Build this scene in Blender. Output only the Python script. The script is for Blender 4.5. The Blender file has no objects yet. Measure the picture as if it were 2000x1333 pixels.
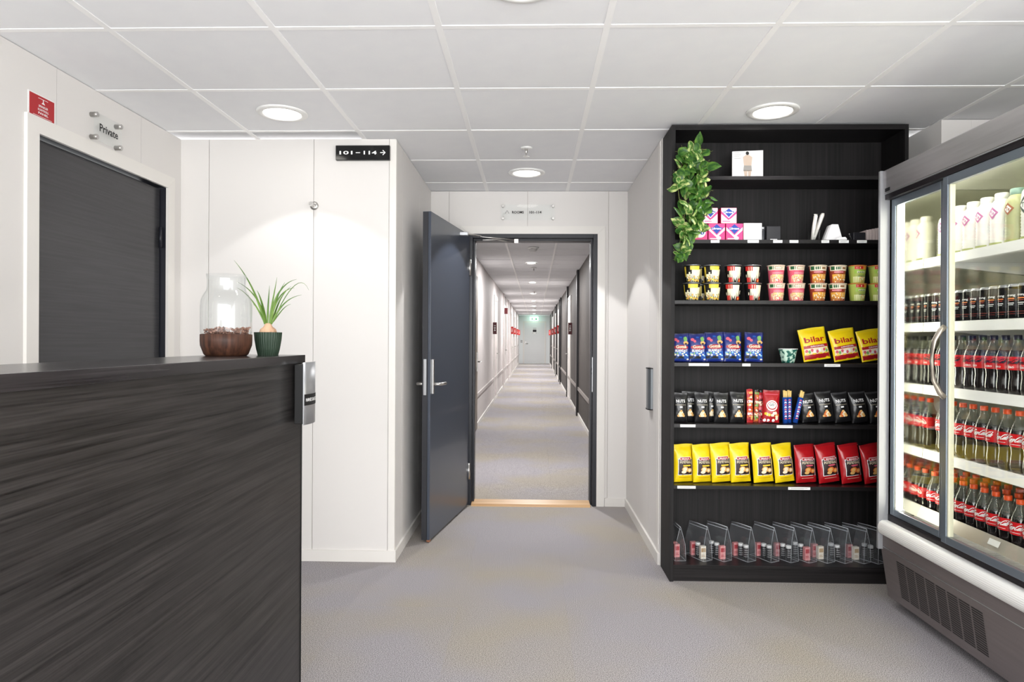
import bpy, bmesh, math, random
from mathutils import Matrix, Vector
R = random.Random(7)
PI = math.pi
sc = bpy.context.scene
COL = sc.collection
# ---------------------------------------------------------------- camera, world, light, exposure
CAM_H, CEIL = 1.2373, 2.357
cam_data = bpy.data.cameras.new('camera')
cam_data.sensor_width = 36.0
cam_data.lens = 1325.6 / 2000 * 36.0
cam_data.clip_start = 0.05
cam = bpy.data.objects.new('camera', cam_data)
COL.objects.link(cam)
_yaw, _pitch, _roll = 0.02788, 0.00094, 0.00536
cam.matrix_world = (Matrix.Translation((0, 0, CAM_H)) @ Matrix.Rotation(_yaw, 4, 'Z')
                    @ Matrix.Rotation(PI / 2 - _pitch, 4, 'X') @ Matrix.Rotation(_roll, 4, 'Z'))
sc.camera = cam
w = bpy.data.worlds.new('world'); sc.world = w; w.use_nodes = True
w.node_tree.nodes['Background'].inputs[0].default_value = (.97, .985, 1.0, 1)
w.node_tree.nodes['Background'].inputs[1].default_value = 3.0
sc.view_settings.view_transform = 'Standard'
try: sc.view_settings.look = 'None'
except Exception: pass
sc.view_settings.gamma = 1.0
sc.view_settings.use_curve_mapping = False
sc.view_settings.exposure = 0.68
def area(name, loc, rot, sx, sy, power, col=(1, 1, 1)):
    l = bpy.data.lights.new(name, 'AREA'); l.shape = 'RECTANGLE'; l.size = sx; l.size_y = sy
    l.energy = power; l.color = col
    o = bpy.data.objects.new(name, l); COL.objects.link(o); o.location = loc; o.rotation_euler = rot
    return o
# added soft fill light behind the viewpoint, tilted up towards the ceiling
area('lobby_fill', (0.3, -1.5, 1.3), (PI / 2 + .2, 0, 0), 4.2, 2.0, 60, (1.0, 0.985, 0.96))
DOWN_W = 8.5      # ceiling downlights, lobby
CORR_W = 29.0      # corridor downlights
GLOW_W = 0.02
CGLOW_W = 25.0
TUBE_E = 13.0       # fridge tubes
def spot(name, loc, power, deg=98, blend=0.07, soft=0.035, col=(1, .99, .985)):
    l = bpy.data.lights.new(name, 'SPOT'); l.energy = power; l.spot_size = math.radians(deg)
    l.spot_blend = blend; l.shadow_soft_size = soft; l.color = col
    o = bpy.data.objects.new(name, l); COL.objects.link(o); o.location = loc
    return o
def glow(name, loc, power, size=.16, col=(1, .99, .985)):
    l = bpy.data.lights.new(name, 'AREA'); l.shape = 'DISK'; l.size = size; l.energy = power; l.color = col
    o = bpy.data.objects.new(name, l); COL.objects.link(o); o.location = loc
    return o
# ---------------------------------------------------------------- materials
def lin(c):
    return tuple(((v / 255) / 12.92 if v / 255 <= .04045 else ((v / 255 + .055) / 1.055) ** 2.4) for v in c) + (1,)
MATS = {}
def mat(name, rgb, rough=.5, metal=0.0, spec=.5, coat=0.0, emit=None, es=0, bump=None, noise=None, sheen=0, trans=0, ior=1.45):
    if name in MATS: return MATS[name]
    m = bpy.data.materials.new(name); m.use_nodes = True
    nt = m.node_tree; b = nt.nodes['Principled BSDF']
    b.inputs['Base Color'].default_value = lin(rgb)
    b.inputs['Roughness'].default_value = rough; b.inputs['Metallic'].default_value = metal
    b.inputs['Specular IOR Level'].default_value = spec
    b.inputs['Coat Weight'].default_value = coat; b.inputs['Coat Roughness'].default_value = .08
    b.inputs['Transmission Weight'].default_value = trans; b.inputs['IOR'].default_value = ior
    if emit is not None:
        b.inputs['Emission Color'].default_value = lin(emit); b.inputs['Emission Strength'].default_value = es
    if noise:   # (scale vec, rgb2, detail, lo, hi)
        sv, rgb2, lo, hi = noise
        tc = nt.nodes.new('ShaderNodeTexCoord'); mp = nt.nodes.new('ShaderNodeMapping')
        mp.inputs['Scale'].default_value = sv
        nz = nt.nodes.new('ShaderNodeTexNoise'); nz.inputs['Scale'].default_value = 1; nz.inputs['Detail'].default_value = 5
        cr = nt.nodes.new('ShaderNodeValToRGB')
        cr.color_ramp.elements[0].position = lo; cr.color_ramp.elements[0].color = lin(rgb)
        cr.color_ramp.elements[1].position = hi; cr.color_ramp.elements[1].color = lin(rgb2)
        L = nt.links.new
        L(tc.outputs['Object'], mp.inputs['Vector']); L(mp.outputs[0], nz.inputs['Vector'])
        L(nz.outputs['Fac'], cr.inputs[0]); L(cr.outputs[0], b.inputs['Base Color'])
        if bump:
            bp = nt.nodes.new('ShaderNodeBump'); bp.inputs['Strength'].default_value = bump; bp.inputs['Distance'].default_value = .002
            L(nz.outputs['Fac'], bp.inputs['Height']); L(bp.outputs[0], b.inputs['Normal'])
    MATS[name] = m
    return m
def glassy(name, tint, ior=1.45, rough=.0, base=0.0, basecol=(255, 255, 255)):
    """thin clear sheet: transparent with a fresnel gloss, optionally a little haze"""
    if name in MATS: return MATS[name]
    m = bpy.data.materials.new(name); m.use_nodes = True; nt = m.node_tree; nt.nodes.clear()
    out = nt.nodes.new('ShaderNodeOutputMaterial'); t = nt.nodes.new('ShaderNodeBsdfTransparent')
    g = nt.nodes.new('ShaderNodeBsdfGlossy'); f = nt.nodes.new('ShaderNodeLayerWeight'); mx = nt.nodes.new('ShaderNodeMixShader')
    t.inputs[0].default_value = lin(tint); g.inputs['Roughness'].default_value = rough; g.inputs[0].default_value = (1, 1, 1, 1)
    L = nt.links.new; pw = nt.nodes.new('ShaderNodeMath'); pw.operation = 'POWER'; pw.inputs[1].default_value = 3.5
    ma = nt.nodes.new('ShaderNodeMath'); ma.operation = 'MULTIPLY_ADD'; ma.inputs[1].default_value = .32; ma.inputs[2].default_value = ((ior - 1) / (ior + 1)) ** 2
    f.inputs['Blend'].default_value = .5; L(f.outputs['Facing'], pw.inputs[0]); L(pw.outputs[0], ma.inputs[0]); ma.use_clamp = True
    L(ma.outputs[0], mx.inputs[0]); L(t.outputs[0], mx.inputs[1]); L(g.outputs[0], mx.inputs[2])
    last = mx.outputs[0]
    if base > 0:
        d = nt.nodes.new('ShaderNodeBsdfDiffuse'); d.inputs[0].default_value = lin(basecol)
        m2 = nt.nodes.new('ShaderNodeMixShader'); m2.inputs[0].default_value = base
        L(last, m2.inputs[1]); L(d.outputs[0], m2.inputs[2]); last = m2.outputs[0]
    L(last, out.inputs[0]); MATS[name] = m
    return m
def wood(name, c1, c2, long_axis, fine=160, coarse=26, rough=.42, bump=.12, stretch=1.6, wob=.5, lo=.38, hi=.68):
    if name in MATS: return MATS[name]
    m = bpy.data.materials.new(name); m.use_nodes = True; nt = m.node_tree; b = nt.nodes['Principled BSDF']; L = nt.links.new
    tc = nt.nodes.new('ShaderNodeTexCoord')
    def nz(s, det, dist):
        mp = nt.nodes.new('ShaderNodeMapping'); v = [s, s, s]; v[long_axis] = stretch * (s / 60.0); mp.inputs['Scale'].default_value = v
        n = nt.nodes.new('ShaderNodeTexNoise'); n.inputs['Scale'].default_value = 1; n.inputs['Detail'].default_value = det
        n.inputs['Distortion'].default_value = dist
        L(tc.outputs['Object'], mp.inputs['Vector']); L(mp.outputs[0], n.inputs['Vector']); return n
    a = nz(fine, 4, wob); c = nz(coarse, 3, wob)
    mx = nt.nodes.new('ShaderNodeMath'); mx.operation = 'MULTIPLY_ADD'; mx.inputs[1].default_value = .45
    ml = nt.nodes.new('ShaderNodeMath'); ml.operation = 'MULTIPLY'; ml.inputs[1].default_value = .55
    L(c.outputs['Fac'], ml.inputs[0]); L(a.outputs['Fac'], mx.inputs[0]); L(ml.outputs[0], mx.inputs[2])
    cr = nt.nodes.new('ShaderNodeValToRGB'); cr.color_ramp.elements[0].position = lo; cr.color_ramp.elements[1].position = hi
    cr.color_ramp.elements[0].color = lin(c1); cr.color_ramp.elements[1].color = lin(c2)
    L(mx.outputs[0], cr.inputs[0]); L(cr.outputs[0], b.inputs['Base Color'])
    b.inputs['Roughness'].default_value = rough; b.inputs['Specular IOR Level'].default_value = .32
    bp = nt.nodes.new('ShaderNodeBump'); bp.inputs['Strength'].default_value = bump; bp.inputs['Distance'].default_value = .001
    L(mx.outputs[0], bp.inputs['Height']); L(bp.outputs[0], b.inputs['Normal']); MATS[name] = m
    return m
def carpet():
    m = bpy.data.materials.new('carpet'); m.use_nodes = True; nt = m.node_tree; b = nt.nodes['Principled BSDF']; L = nt.links.new
    g = nt.nodes.new('ShaderNodeNewGeometry'); oi = nt.nodes.new('ShaderNodeObjectInfo')
    big = nt.nodes.new('ShaderNodeTexNoise'); big.inputs['Scale'].default_value = 1.3; big.inputs['Detail'].default_value = 2
    L(g.outputs['Position'], big.inputs['Vector'])
    ma = nt.nodes.new('ShaderNodeMath'); ma.operation = 'MULTIPLY_ADD'; ma.inputs[1].default_value = .06
    L(oi.outputs['Random'], ma.inputs[0]); L(big.outputs['Fac'], ma.inputs[2])
    cr = nt.nodes.new('ShaderNodeValToRGB'); e = cr.color_ramp.elements
    e[0].position = .44; e[0].color = lin((163, 159, 162)); e[1].position = .66; e[1].color = lin((166, 159, 149))
    L(ma.outputs[0], cr.inputs[0])
    fine = nt.nodes.new('ShaderNodeTexNoise'); fine.inputs['Scale'].default_value = 300; fine.inputs['Detail'].default_value = 4; fine.inputs['Roughness'].default_value = .75
    L(g.outputs['Position'], fine.inputs['Vector'])
    fr = nt.nodes.new('ShaderNodeValToRGB'); fr.color_ramp.elements[0].position = .36; fr.color_ramp.elements[1].position = .66
    fr.color_ramp.elements[0].color = (.10, .10, .11, 1); fr.color_ramp.elements[1].color = (1.85, 1.85, 1.85, 1)
    L(fine.outputs['Fac'], fr.inputs[0])
    mu = nt.nodes.new('ShaderNodeMix'); mu.data_type = 'RGBA'; mu.blend_type = 'MULTIPLY'; mu.inputs[0].default_value = 1
    L(cr.outputs[0], mu.inputs[6]); L(fr.outputs[0], mu.inputs[7]); L(mu.outputs[2], b.inputs['Base Color'])
    b.inputs['Roughness'].default_value = .95; b.inputs['Specular IOR Level'].default_value = .1
    bp = nt.nodes.new('ShaderNodeBump'); bp.inputs['Strength'].default_value = .2; bp.inputs['Distance'].default_value = .002
    L(fine.outputs['Fac'], bp.inputs['Height']); L(bp.outputs[0], b.inputs['Normal'])
    return m
M_CARPET = carpet()
M_WALL = mat('wall_panel_white', (226, 223, 220), .55, spec=.35)
M_JOINT = mat('wall_joint', (196, 190, 184), .7)
M_TRIM = mat('white_trim', (232, 229, 224), .4)
M_TILE = mat('ceiling_tile', (238, 239, 242), .9, spec=.1, noise=((9, 9, 9), (241, 242, 244), .3, .7))
M_TBAR = mat('ceiling_grid', (252, 252, 252), .4)
M_LAMP = mat('lamp_glow', (255, 255, 255), .5, emit=(255, 250, 240), es=4.5)
M_CHROME = mat('brushed_steel', (205, 203, 200), .28, 1.0)
M_SILVER = mat('satin_aluminium', (190, 192, 195), .38, .85)
M_BLACK = mat('matt_black', (14, 14, 15), .45)
M_WOODV = wood('black_wood', (4, 3, 4), (31, 28, 29), 2, rough=.6, fine=170, coarse=60, stretch=.8, wob=.15)
M_WOODH = wood('black_wood_shelf', (10, 9, 10), (38, 35, 36), 0, rough=.35, fine=170, coarse=60, stretch=.8, wob=.15)
M_COUNTER = wood('charcoal_wood', (9, 8, 8), (58, 55, 54), 1, rough=.38, fine=300, coarse=85, stretch=1.0, wob=.35, lo=.34, hi=.66)
M_COUNTOP = wood('charcoal_wood_top', (24, 22, 23), (60, 57, 58), 1, rough=.22, fine=150, coarse=30, stretch=1.5, wob=.4)
M_DOORG = mat('grey_door', (48, 48, 51), .24, noise=((2, 2.5, 90), (56, 56, 59), .3, .75), bump=.03)
M_DOORN = mat('slate_door', (64, 71, 84), .3, coat=.2)
M_DOORE = mat('slate_door_edge', (48, 49, 54), .4)
M_FRAME = mat('dark_frame', (28, 30, 38), .35)
M_OAK = wood('oak', (182, 142, 98), (222, 186, 140), 0, rough=.4, fine=60, coarse=20)
M_WHITE = mat('white_plastic', (238, 238, 236), .35)
M_RED = mat('sign_red', (176, 28, 36), .4)
M_INK = mat('black_ink', (18, 18, 20), .5)
M_PW = mat('white_print', (245, 245, 245), .5)
M_ACRYL = glassy('acrylic', (254, 255, 255), 1.2)
M_GLASS = glassy('door_glass', (251, 252, 251), 1.35)
M_JAR = glassy('jar_glass', (252, 253, 253), 1.4)
M_STONE = mat('clay_pebble', (92, 62, 52), .85, noise=((60, 60, 60), (128, 92, 78), .35, .65))
M_WALNUT = wood('walnut', (40, 23, 17), (92, 58, 42), 2, rough=.5, fine=120, coarse=40, stretch=6)
M_POT = mat('green_pot', (38, 56, 42), .5)
M_BULB = mat('plant_bulb', (206, 168, 138), .6, noise=((30, 30, 14), (150, 110, 84), .4, .7))
M_GRASS = mat('grass_leaf', (66, 100, 30), .5, noise=((30, 30, 8), (116, 146, 60), .4, .7))
M_IVY = mat('ivy_leaf', (30, 76, 24), .42, noise=((2.2, 1.6, 2), (104, 146, 54), .42, .68))
M_IVY2 = mat('ivy_leaf_pale', (60, 112, 36), .42, noise=((3, 2, 3), (206, 216, 140), .45, .62))
M_STEM = mat('ivy_stem', (96, 104, 52), .6)
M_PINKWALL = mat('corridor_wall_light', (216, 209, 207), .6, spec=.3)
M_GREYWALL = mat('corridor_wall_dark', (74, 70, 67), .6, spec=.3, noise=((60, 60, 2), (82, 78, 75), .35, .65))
M_DARKTRIM = mat('corridor_trim_dark', (34, 32, 34), .4)
M_DADO_L = mat('dado_rail_light', (200, 192, 190), .45)
M_DADO_D = mat('dado_rail_dark', (150, 143, 138), .4)
M_MAROON = mat('room_flag', (84, 24, 30), .4)
M_REDFLAG = mat('room_flag_red', (196, 46, 42), .4)
# ---------------------------------------------------------------- mesh helpers
class MB:
    def __init__(s, xf=None): s.v = []; s.f = []; s.m = []; s.sm = []; s.xf = xf
    def add(s, vs, fs, mi=0, smooth=False, M=None):
        b = len(s.v)
        for p in vs:
            p = Vector(p)
            if M is not None: p = M @ p
            if s.xf: p = Vector(s.xf(*p))
            s.v.append(tuple(p))
        for f in fs:
            s.f.append(tuple(b + i for i in f)); s.m.append(mi); s.sm.append(smooth)
        return s
    def box(s, x0, x1, y0, y1, z0, z1, mi=0, M=None):
        vs = [(x, y, z) for z in (z0, z1) for y in (y0, y1) for x in (x0, x1)]
        return s.add(vs, [(0, 2, 3, 1), (4, 5, 7, 6), (0, 1, 5, 4), (2, 6, 7, 3), (0, 4, 6, 2), (1, 3, 7, 5)], mi, M=M)
    def lathe(s, prof, n=24, mi=0, cx=0, cy=0, z=0, smooth=True, M=None, cap0=True, cap1=True, mis=None):
        b = len(s.v); vs = []
        for r, h in prof:
            for k in range(n):
                a = 2 * PI * k / n; vs.append((cx + r * math.cos(a), cy + r * math.sin(a), z + h))
        s.add(vs, [], mi, M=M)
        for i in range(len(prof) - 1):
            for k in range(n):
                s.f.append((b + i * n + k, b + i * n + (k + 1) % n, b + (i + 1) * n + (k + 1) % n, b + (i + 1) * n + k))
                s.m.append(mis[i] if mis else mi); s.sm.append(smooth)
        if cap0: s.f.append(tuple(b + k for k in reversed(range(n)))); s.m.append(mis[0] if mis else mi); s.sm.append(False)
        if cap1:
            o = b + (len(prof) - 1) * n
            s.f.append(tuple(o + k for k in range(n))); s.m.append(mis[-1] if mis else mi); s.sm.append(False)
        return s
    def tube(s, pts, r, n=8, mi=0, M=None, caps=True, flat=1.0):
        pts = [Vector(p) for p in pts]; b = len(s.v); vs = []
        rr = r if isinstance(r, (list, tuple)) else [r] * len(pts)
        up = Vector((0, 0, 1))
        for i, p in enumerate(pts):
            d = (pts[min(i + 1, len(pts) - 1)] - pts[max(i - 1, 0)]).normalized()
            u = d.cross(up)
            if u.length < .05: u = d.cross(Vector((0, 1, 0)))
            u.normalize(); v = u.cross(d).normalized()
            for k in range(n):
                a = 2 * PI * k / n; vs.append(p + u * (math.cos(a) * rr[i]) + v * (math.sin(a) * rr[i] * flat))
        s.add(vs, [], mi, M=M)
        for i in range(len(pts) - 1):
            for k in range(n):
                s.f.append((b + i * n + k, b + i * n + (k + 1) % n, b + (i + 1) * n + (k + 1) % n, b + (i + 1) * n + k)); s.m.append(mi); s.sm.append(True)
        if caps:
            s.f.append(tuple(b + k for k in reversed(range(n)))); s.m.append(mi); s.sm.append(False)
            o = b + (len(pts) - 1) * n
            s.f.append(tuple(o + k for k in range(n))); s.m.append(mi); s.sm.append(False)
        return s
    def prism(s, poly, a0, a1, axis='y', mi=0, smooth=False, M=None):
        """extrude polygon (list of 2d) along an axis; axis y -> poly is (x,z); x -> (y,z); z -> (x,y)"""
        def P(p, a):
            return {'y': (p[0], a, p[1]), 'x': (a, p[0], p[1]), 'z': (p[0], p[1], a)}[axis]
        n = len(poly)
        vs = [P(p, a0) for p in poly] + [P(p, a1) for p in poly]
        fs = [tuple(range(n)), tuple(reversed(range(n, 2 * n)))] + [(i, n + i, n + (i + 1) % n, (i + 1) % n) for i in range(n)]
        s.add(vs, fs[:2], mi, M=M)
        b = len(s.v) - 2 * n
        for f in fs[2:]:
            s.f.append(tuple(b + i for i in f)); s.m.append(mi); s.sm.append(smooth)
        return s
    def mesh(s, name, mats, fix=True):
        me = bpy.data.meshes.new(name); me.from_pydata(s.v, [], s.f)
        mats = mats if isinstance(mats, (list, tuple)) else [mats]
        for m in mats: me.materials.append(m)
        me.polygons.foreach_set('material_index', s.m); me.polygons.foreach_set('use_smooth', s.sm)
        me.update()
        if fix:
            bm = bmesh.new(); bm.from_mesh(me); bmesh.ops.recalc_face_normals(bm, faces=bm.faces); bm.to_mesh(me); bm.free()
        return me
def put(name, mb, mats, parent=None, loc=(0, 0, 0), rot=(0, 0, 0), kind=None, label=None, bevel=0, fix=True):
    me = mb if isinstance(mb, bpy.types.Mesh) else mb.mesh(name, mats, fix)
    o = bpy.data.objects.new(name, me); COL.objects.link(o)
    if parent is not None: o.parent = parent
    o.location = loc; o.rotation_euler = rot
    if kind: o['kind'] = kind
    if label: o['label'] = label
    if bevel:
        b = o.modifiers.new('edge', 'BEVEL'); b.width = bevel; b.segments = 2; b.limit_method = 'ANGLE'
    return o
def thing(name, label, cat, loc=(0, 0, 0), rot=(0, 0, 0), group=None):
    o = bpy.data.objects.new(name, None); COL.objects.link(o); o.location = loc; o.rotation_euler = rot
    o.empty_display_size = .05
    return tag(o, label, cat, group)
def tag(o, label, cat, group=None):
    o['label'] = label; o['category'] = cat
    if group: o['group'] = group
    return o
def kids(o): return [c for c in o.children]
def dup(root, loc, rot=(0, 0, 0), label=None, group=None, scale=None):
    r = root.copy(); COL.objects.link(r); r.location = loc; r.rotation_euler = rot
    if scale: r.scale = scale
    if label: r['label'] = label
    if group: r['group'] = group
    for ch in KID[root.name]:
        c = ch.copy(); COL.objects.link(c); c.parent = r
        for g in KID.get(ch.name, []):
            d = g.copy(); COL.objects.link(d); d.parent = c
    return r
KID = {}
def reg(root):
    KID[root.name] = list(root.children)
    for c in root.children: KID[c.name] = list(c.children)
    return root
def setup_struct(o, label, cat): o['kind'] = 'structure'; return o
_tc = {}
def text2d(s, w, h, shear=0.0, res=2):
    """filled letters scaled into w x h, centred on the origin: (verts2d, faces)"""
    key = s
    if key not in _tc:
        cu = bpy.data.curves.new('t', 'FONT'); cu.body = s; cu.resolution_u = res; cu.fill_mode = 'FRONT'; cu.offset = .022
        to = bpy.data.objects.new('t', cu); COL.objects.link(to)
        dg = bpy.context.evaluated_depsgraph_get(); dg.update()
        me = bpy.data.meshes.new_from_object(to.evaluated_get(dg))
        v = [(p.co.x, p.co.y) for p in me.vertices]; f = [tuple(p.vertices) for p in me.polygons]
        bpy.data.objects.remove(to); bpy.data.curves.remove(cu); bpy.data.meshes.remove(me); _tc[key] = (v, f)
    v, f = _tc[key]
    x0 = min(p[0] for p in v); x1 = max(p[0] for p in v); y0 = min(p[1] for p in v); y1 = max(p[1] for p in v)
    sx = w / (x1 - x0); sy = h / (y1 - y0)
    return [((p[0] - x0) * sx - w / 2 + shear * ((p[1] - y0) * sy - h / 2), (p[1] - y0) * sy - h / 2) for p in v], f
def text_on(mb, s, w, h, F, mi=0, shear=0.0):
    v, f = text2d(s, w, h, shear)
    return mb.add([F(*p) for p in v], f, mi)
def cyl_map(r, z, a0=-PI / 2):
    return lambda x, y: (r * math.cos(a0 + x / r), r * math.sin(a0 + x / r), z + y)
def stroke(mb, pts, wd, F, mi=0):
    n = len(pts); vs = []
    for i in range(n):
        a = pts[max(i - 1, 0)]; b = pts[min(i + 1, n - 1)]; dx, dy = b[0] - a[0], b[1] - a[1]; l = math.hypot(dx, dy) or 1
        t = wd[i] if isinstance(wd, list) else wd
        vs += [F(pts[i][0] - dy / l * t / 2, pts[i][1] + dx / l * t / 2), F(pts[i][0] + dy / l * t / 2, pts[i][1] - dx / l * t / 2)]
    return mb.add(vs, [(2 * i, 2 * i + 1, 2 * i + 3, 2 * i + 2) for i in range(n - 1)], mi)
# ---------------------------------------------------------------- the setting: lobby
XL, XS, XR, YF, YE = -1.97, -.757, .717, 3.76, 5.09
def struct(name, mb=None, mats=None):
    if mb is None:
        o = bpy.data.objects.new(name, None); COL.objects.link(o); o['kind'] = 'structure'; return o
    o = put(name, mb, mats); o['kind'] = 'structure'; return o
def spans(a0, a1, seams, hole):
    cuts = sorted(set([a0, a1] + [s for s in seams if a0 < s < a1] + ([hole[0], hole[1]] if hole else [])))
    cuts = [c for c in cuts if a0 <= c <= a1]
    for i in range(len(cuts) - 1):
        a, b = cuts[i], cuts[i + 1]
        inh = hole and a >= hole[0] - 1e-6 and b <= hole[1] + 1e-6
        yield a, b, (hole[2] if inh else 0.0), a in seams, b in seams
def wall(name, axis, face, back, a0, a1, seams=(), hole=None, z1=CEIL, m=None, xf=None, part='wall_panel', mj=None, g=.0016, zlow=0.0):
    """face: coordinate of the visible surface; back: the rear; axis: the coordinate held constant"""
    m = m or M_WALL; mj = mj or M_JOINT; s = 1 if back > face else -1
    bk = MB(xf)
    for a, b, z0, _, _ in spans(a0, a1, [], hole):
        f = face + s * .006
        if axis == 'x': bk.box(min(f, back), max(f, back), a, b, z0, z1)
        else: bk.box(a, b, min(f, back), max(f, back), z0, z1)
    w_ = struct(name, bk, mj)
    for a, b, z0, sa, sb in spans(a0, a1, list(seams), hole):
        p = MB(xf); aa = a + (g if sa else 0); bb = b - (g if sb else 0); f1 = face + s * .007
        if axis == 'x': p.box(min(face, f1), max(face, f1), aa, bb, z0 + .001, z1 - .001)
        else: p.box(aa, bb, min(face, f1), max(face, f1), z0 + .001, z1 - .001)
        put(part, p, m, w_)
    return w_
sl = lambda a, st, n: [a + st * k for k in range(n)]
wall('wall_left', 'x', XL, XL - .15, -1.5, YF + .006, [2.76 - .61 * k for k in range(-1, 10)], (2.64, 3.61, 2.055))
wall('wall_facing', 'y', YF, YF + .15, XL - .15, -.795, [-1.81, -1.217])
wall('wall_side_left', 'x', XS, XS - .15, YF + .15, YE, [3.96, 4.56])
put('corner_post', MB().box(-.7935, XS, YF, YF + .1501, 0, CEIL - .001), M_WALL, struct('trim_1'))
put('corner_strip', MB().box(XS - .034, XS + .004, YF - .004, YF + .03, 0.055, CEIL - .003), M_TRIM, bpy.data.objects['trim_1'], bevel=.002)
wall('wall_end', 'y', YE, YE + .14, XS - .1, XR + .1, [-.62, -.03, .575], (-.472, .505, 2.04))
wall('wall_side_right', 'x', XR, XR + .15, YF + .15, YE, [4.134])
t2 = struct('trim_2')
put('corner_strip', MB().box(XR - .004, XR + .003, 3.80, 3.86, .063, CEIL - .003), M_TRIM, t2)
wall('wall_behind_shelf', 'y', YF, YF + .15, XR + .151, 2.05, [1.3, 1.9])
put('corner_post', MB().box(XR, XR + .15, YF, YF + .1495, 0, CEIL - .001), M_WALL, t2)
wall('wall_nook', 'x', 2.052, 2.2, 3.606, YF + .15, [])
put('corner_post', MB().box(2.052, 2.2, 3.463, 3.6059, 0, CEIL - .001), M_WALL, t2)
wall('wall_behind_fridge', 'y', 3.463, 3.6, 2.2005, 2.7, [2.4])
wall('wall_right', 'x', 2.56, 2.7, -1.5, 3.46, [2.86 - .6 * k for k in range(9)])
# baseboards
bh, bt = .062, .012
struct('baseboard_facing', MB().box(XL, XS + bt, YF - bt, YF, 0, bh), M_TRIM)
struct('baseboard_side_left', MB().box(XS, XS + bt, YF, YE, 0, bh), M_TRIM)
struct('baseboard_end', MB().box(.556, XR, YE - bt, YE, 0, bh), M_TRIM)
struct('baseboard_end_short', MB().box(XS + bt, -.54, YE - bt, YE, 0, bh), M_TRIM)
struct('baseboard_side_right', MB().box(XR - bt, XR, 3.77, YE - bt, 0, bh), M_TRIM)
struct('baseboard_left', MB().box(XL, XL + bt, -1.5, 2.575, 0, bh), M_TRIM)
# ceiling: grid bars and single tiles
TX0, TY0, TS = -.335, 2.423, .6
ceil = struct('ceiling', MB().box(-2.3, 2.9, -1.6, 5.3, CEIL + .04, CEIL + .1), M_TILE)
tile_me = MB().box(.012, TS - .012, .012, TS - .012, .0015, .02).mesh('ceiling_tile', M_TILE)
for i in range(-3, 5):
    for j in range(-3, 5):
        x, y = TX0 + TS * i, TY0 + TS * j
        if y > 3.5 and (x < XS - .5 or x > XR): continue
        if y > YE or x > 2.6: continue
        if y + TS > YE + .1 and False: continue
        o = put('ceiling_tile', tile_me, None, ceil, loc=(x, y, CEIL + R.uniform(0, .0012)))
tb = MB()
for i in range(-3, 6):
    x = TX0 + TS * i
    y1 = YE if XS < x < XR else (YF + .05)
    if x > 2.06: y1 = 3.5
    o = put('grid_bar', MB().box(x - .012, x + .012, .6, y1, CEIL - .0005, CEIL + .0035), M_TBAR, ceil)
for j in range(-3, 5):
    y = TY0 + TS * j
    xa, xb = (XL - .1, 2.6) if y < 3.5 else ((XL - .1, 2.06) if y < YF else (XS, XR))
    put('grid_bar', MB().box(xa, xb, y - .012, y + .012, CEIL - .0002, CEIL + .0033), M_TBAR, ceil)
plain = MB().box(-2.3, 2.9, -1.6, .62, CEIL, CEIL + .03)
put('ceiling_panel', plain, M_TILE, ceil)
# floor: base slab and single carpet tiles
floor = struct('floor', MB().box(-2.3, 2.9, -1.6, 5.25, -.08, -.0125), M_JOINT)
ct = MB().box(.0001, .4999, .0001, .4999, -.012, 0).mesh('carpet_tile', M_CARPET)
for i in range(-4, 5):
    for j in range(0, 9):
        x, y = .17 + .5 * i, 1.13 + .5 * j
        if y > 3.8 and (x < XS - .45 or x > XR): continue
        if y > 4.99: continue
        put('carpet_tile', ct, None, floor, loc=(x, y, 0))
put('carpet_field', MB().box(-2.3, 2.9, -1.6, 1.13, -.012, 0), M_CARPET, floor)
put('carpet_field', MB().box(-2.3, -1.83, 1.13, 3.9, -.012, 0), M_CARPET, floor)
put('carpet_field', MB().box(2.67, 2.9, 1.13, 3.9, -.012, 0), M_CARPET, floor)
# ---------------------------------------------------------------- left door (private)
def casing(parent, axis, face, out, a0, a1, z1, wd=.065, t=.014, m=M_TRIM, xf=None, name='door_casing'):
    """mitred casing around an opening; out = +1/-1 direction the casing stands proud"""
    f = face + out * t; lo, hi = min(face, f), max(face, f)
    polys = [[(a0, 0), (a0, z1), (a0 - wd, z1 + wd), (a0 - wd, 0)], [(a1, 0), (a1 + wd, 0), (a1 + wd, z1 + wd), (a1, z1)],
             [(a0 + .0005, z1), (a1 - .0005, z1), (a1 + wd - .0005, z1 + wd), (a0 - wd + .0005, z1 + wd)]]
    for p in polys:
        put(name, MB(xf).prism(p, lo, hi, 'x' if axis == 'x' else 'y'), m, parent)
d1 = struct('door_1')
casing(d1, 'x', XL, 1, 2.645, 3.605, 2.05)
put('door_leaf', MB().box(XL - .075, XL - .03, 2.652, 3.598, .008, 2.043), M_DOORG, d1, bevel=.002)
jm = MB(); jm.box(XL - .14, XL, 2.638, 2.6455, 0, 2.05).box(XL - .14, XL, 3.6045, 3.612, 0, 2.05).box(XL - .14, XL, 2.6455, 3.6045, 2.05, 2.058)
put('door_jamb', jm, M_FRAME, d1)
for z in (1.78, .35):
    h_ = put('hinge', MB().lathe([(.008, 0), (.008, .11)], 12, cx=XL - .018, cy=3.585, z=z - .055), M_FRAME, d1)
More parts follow.
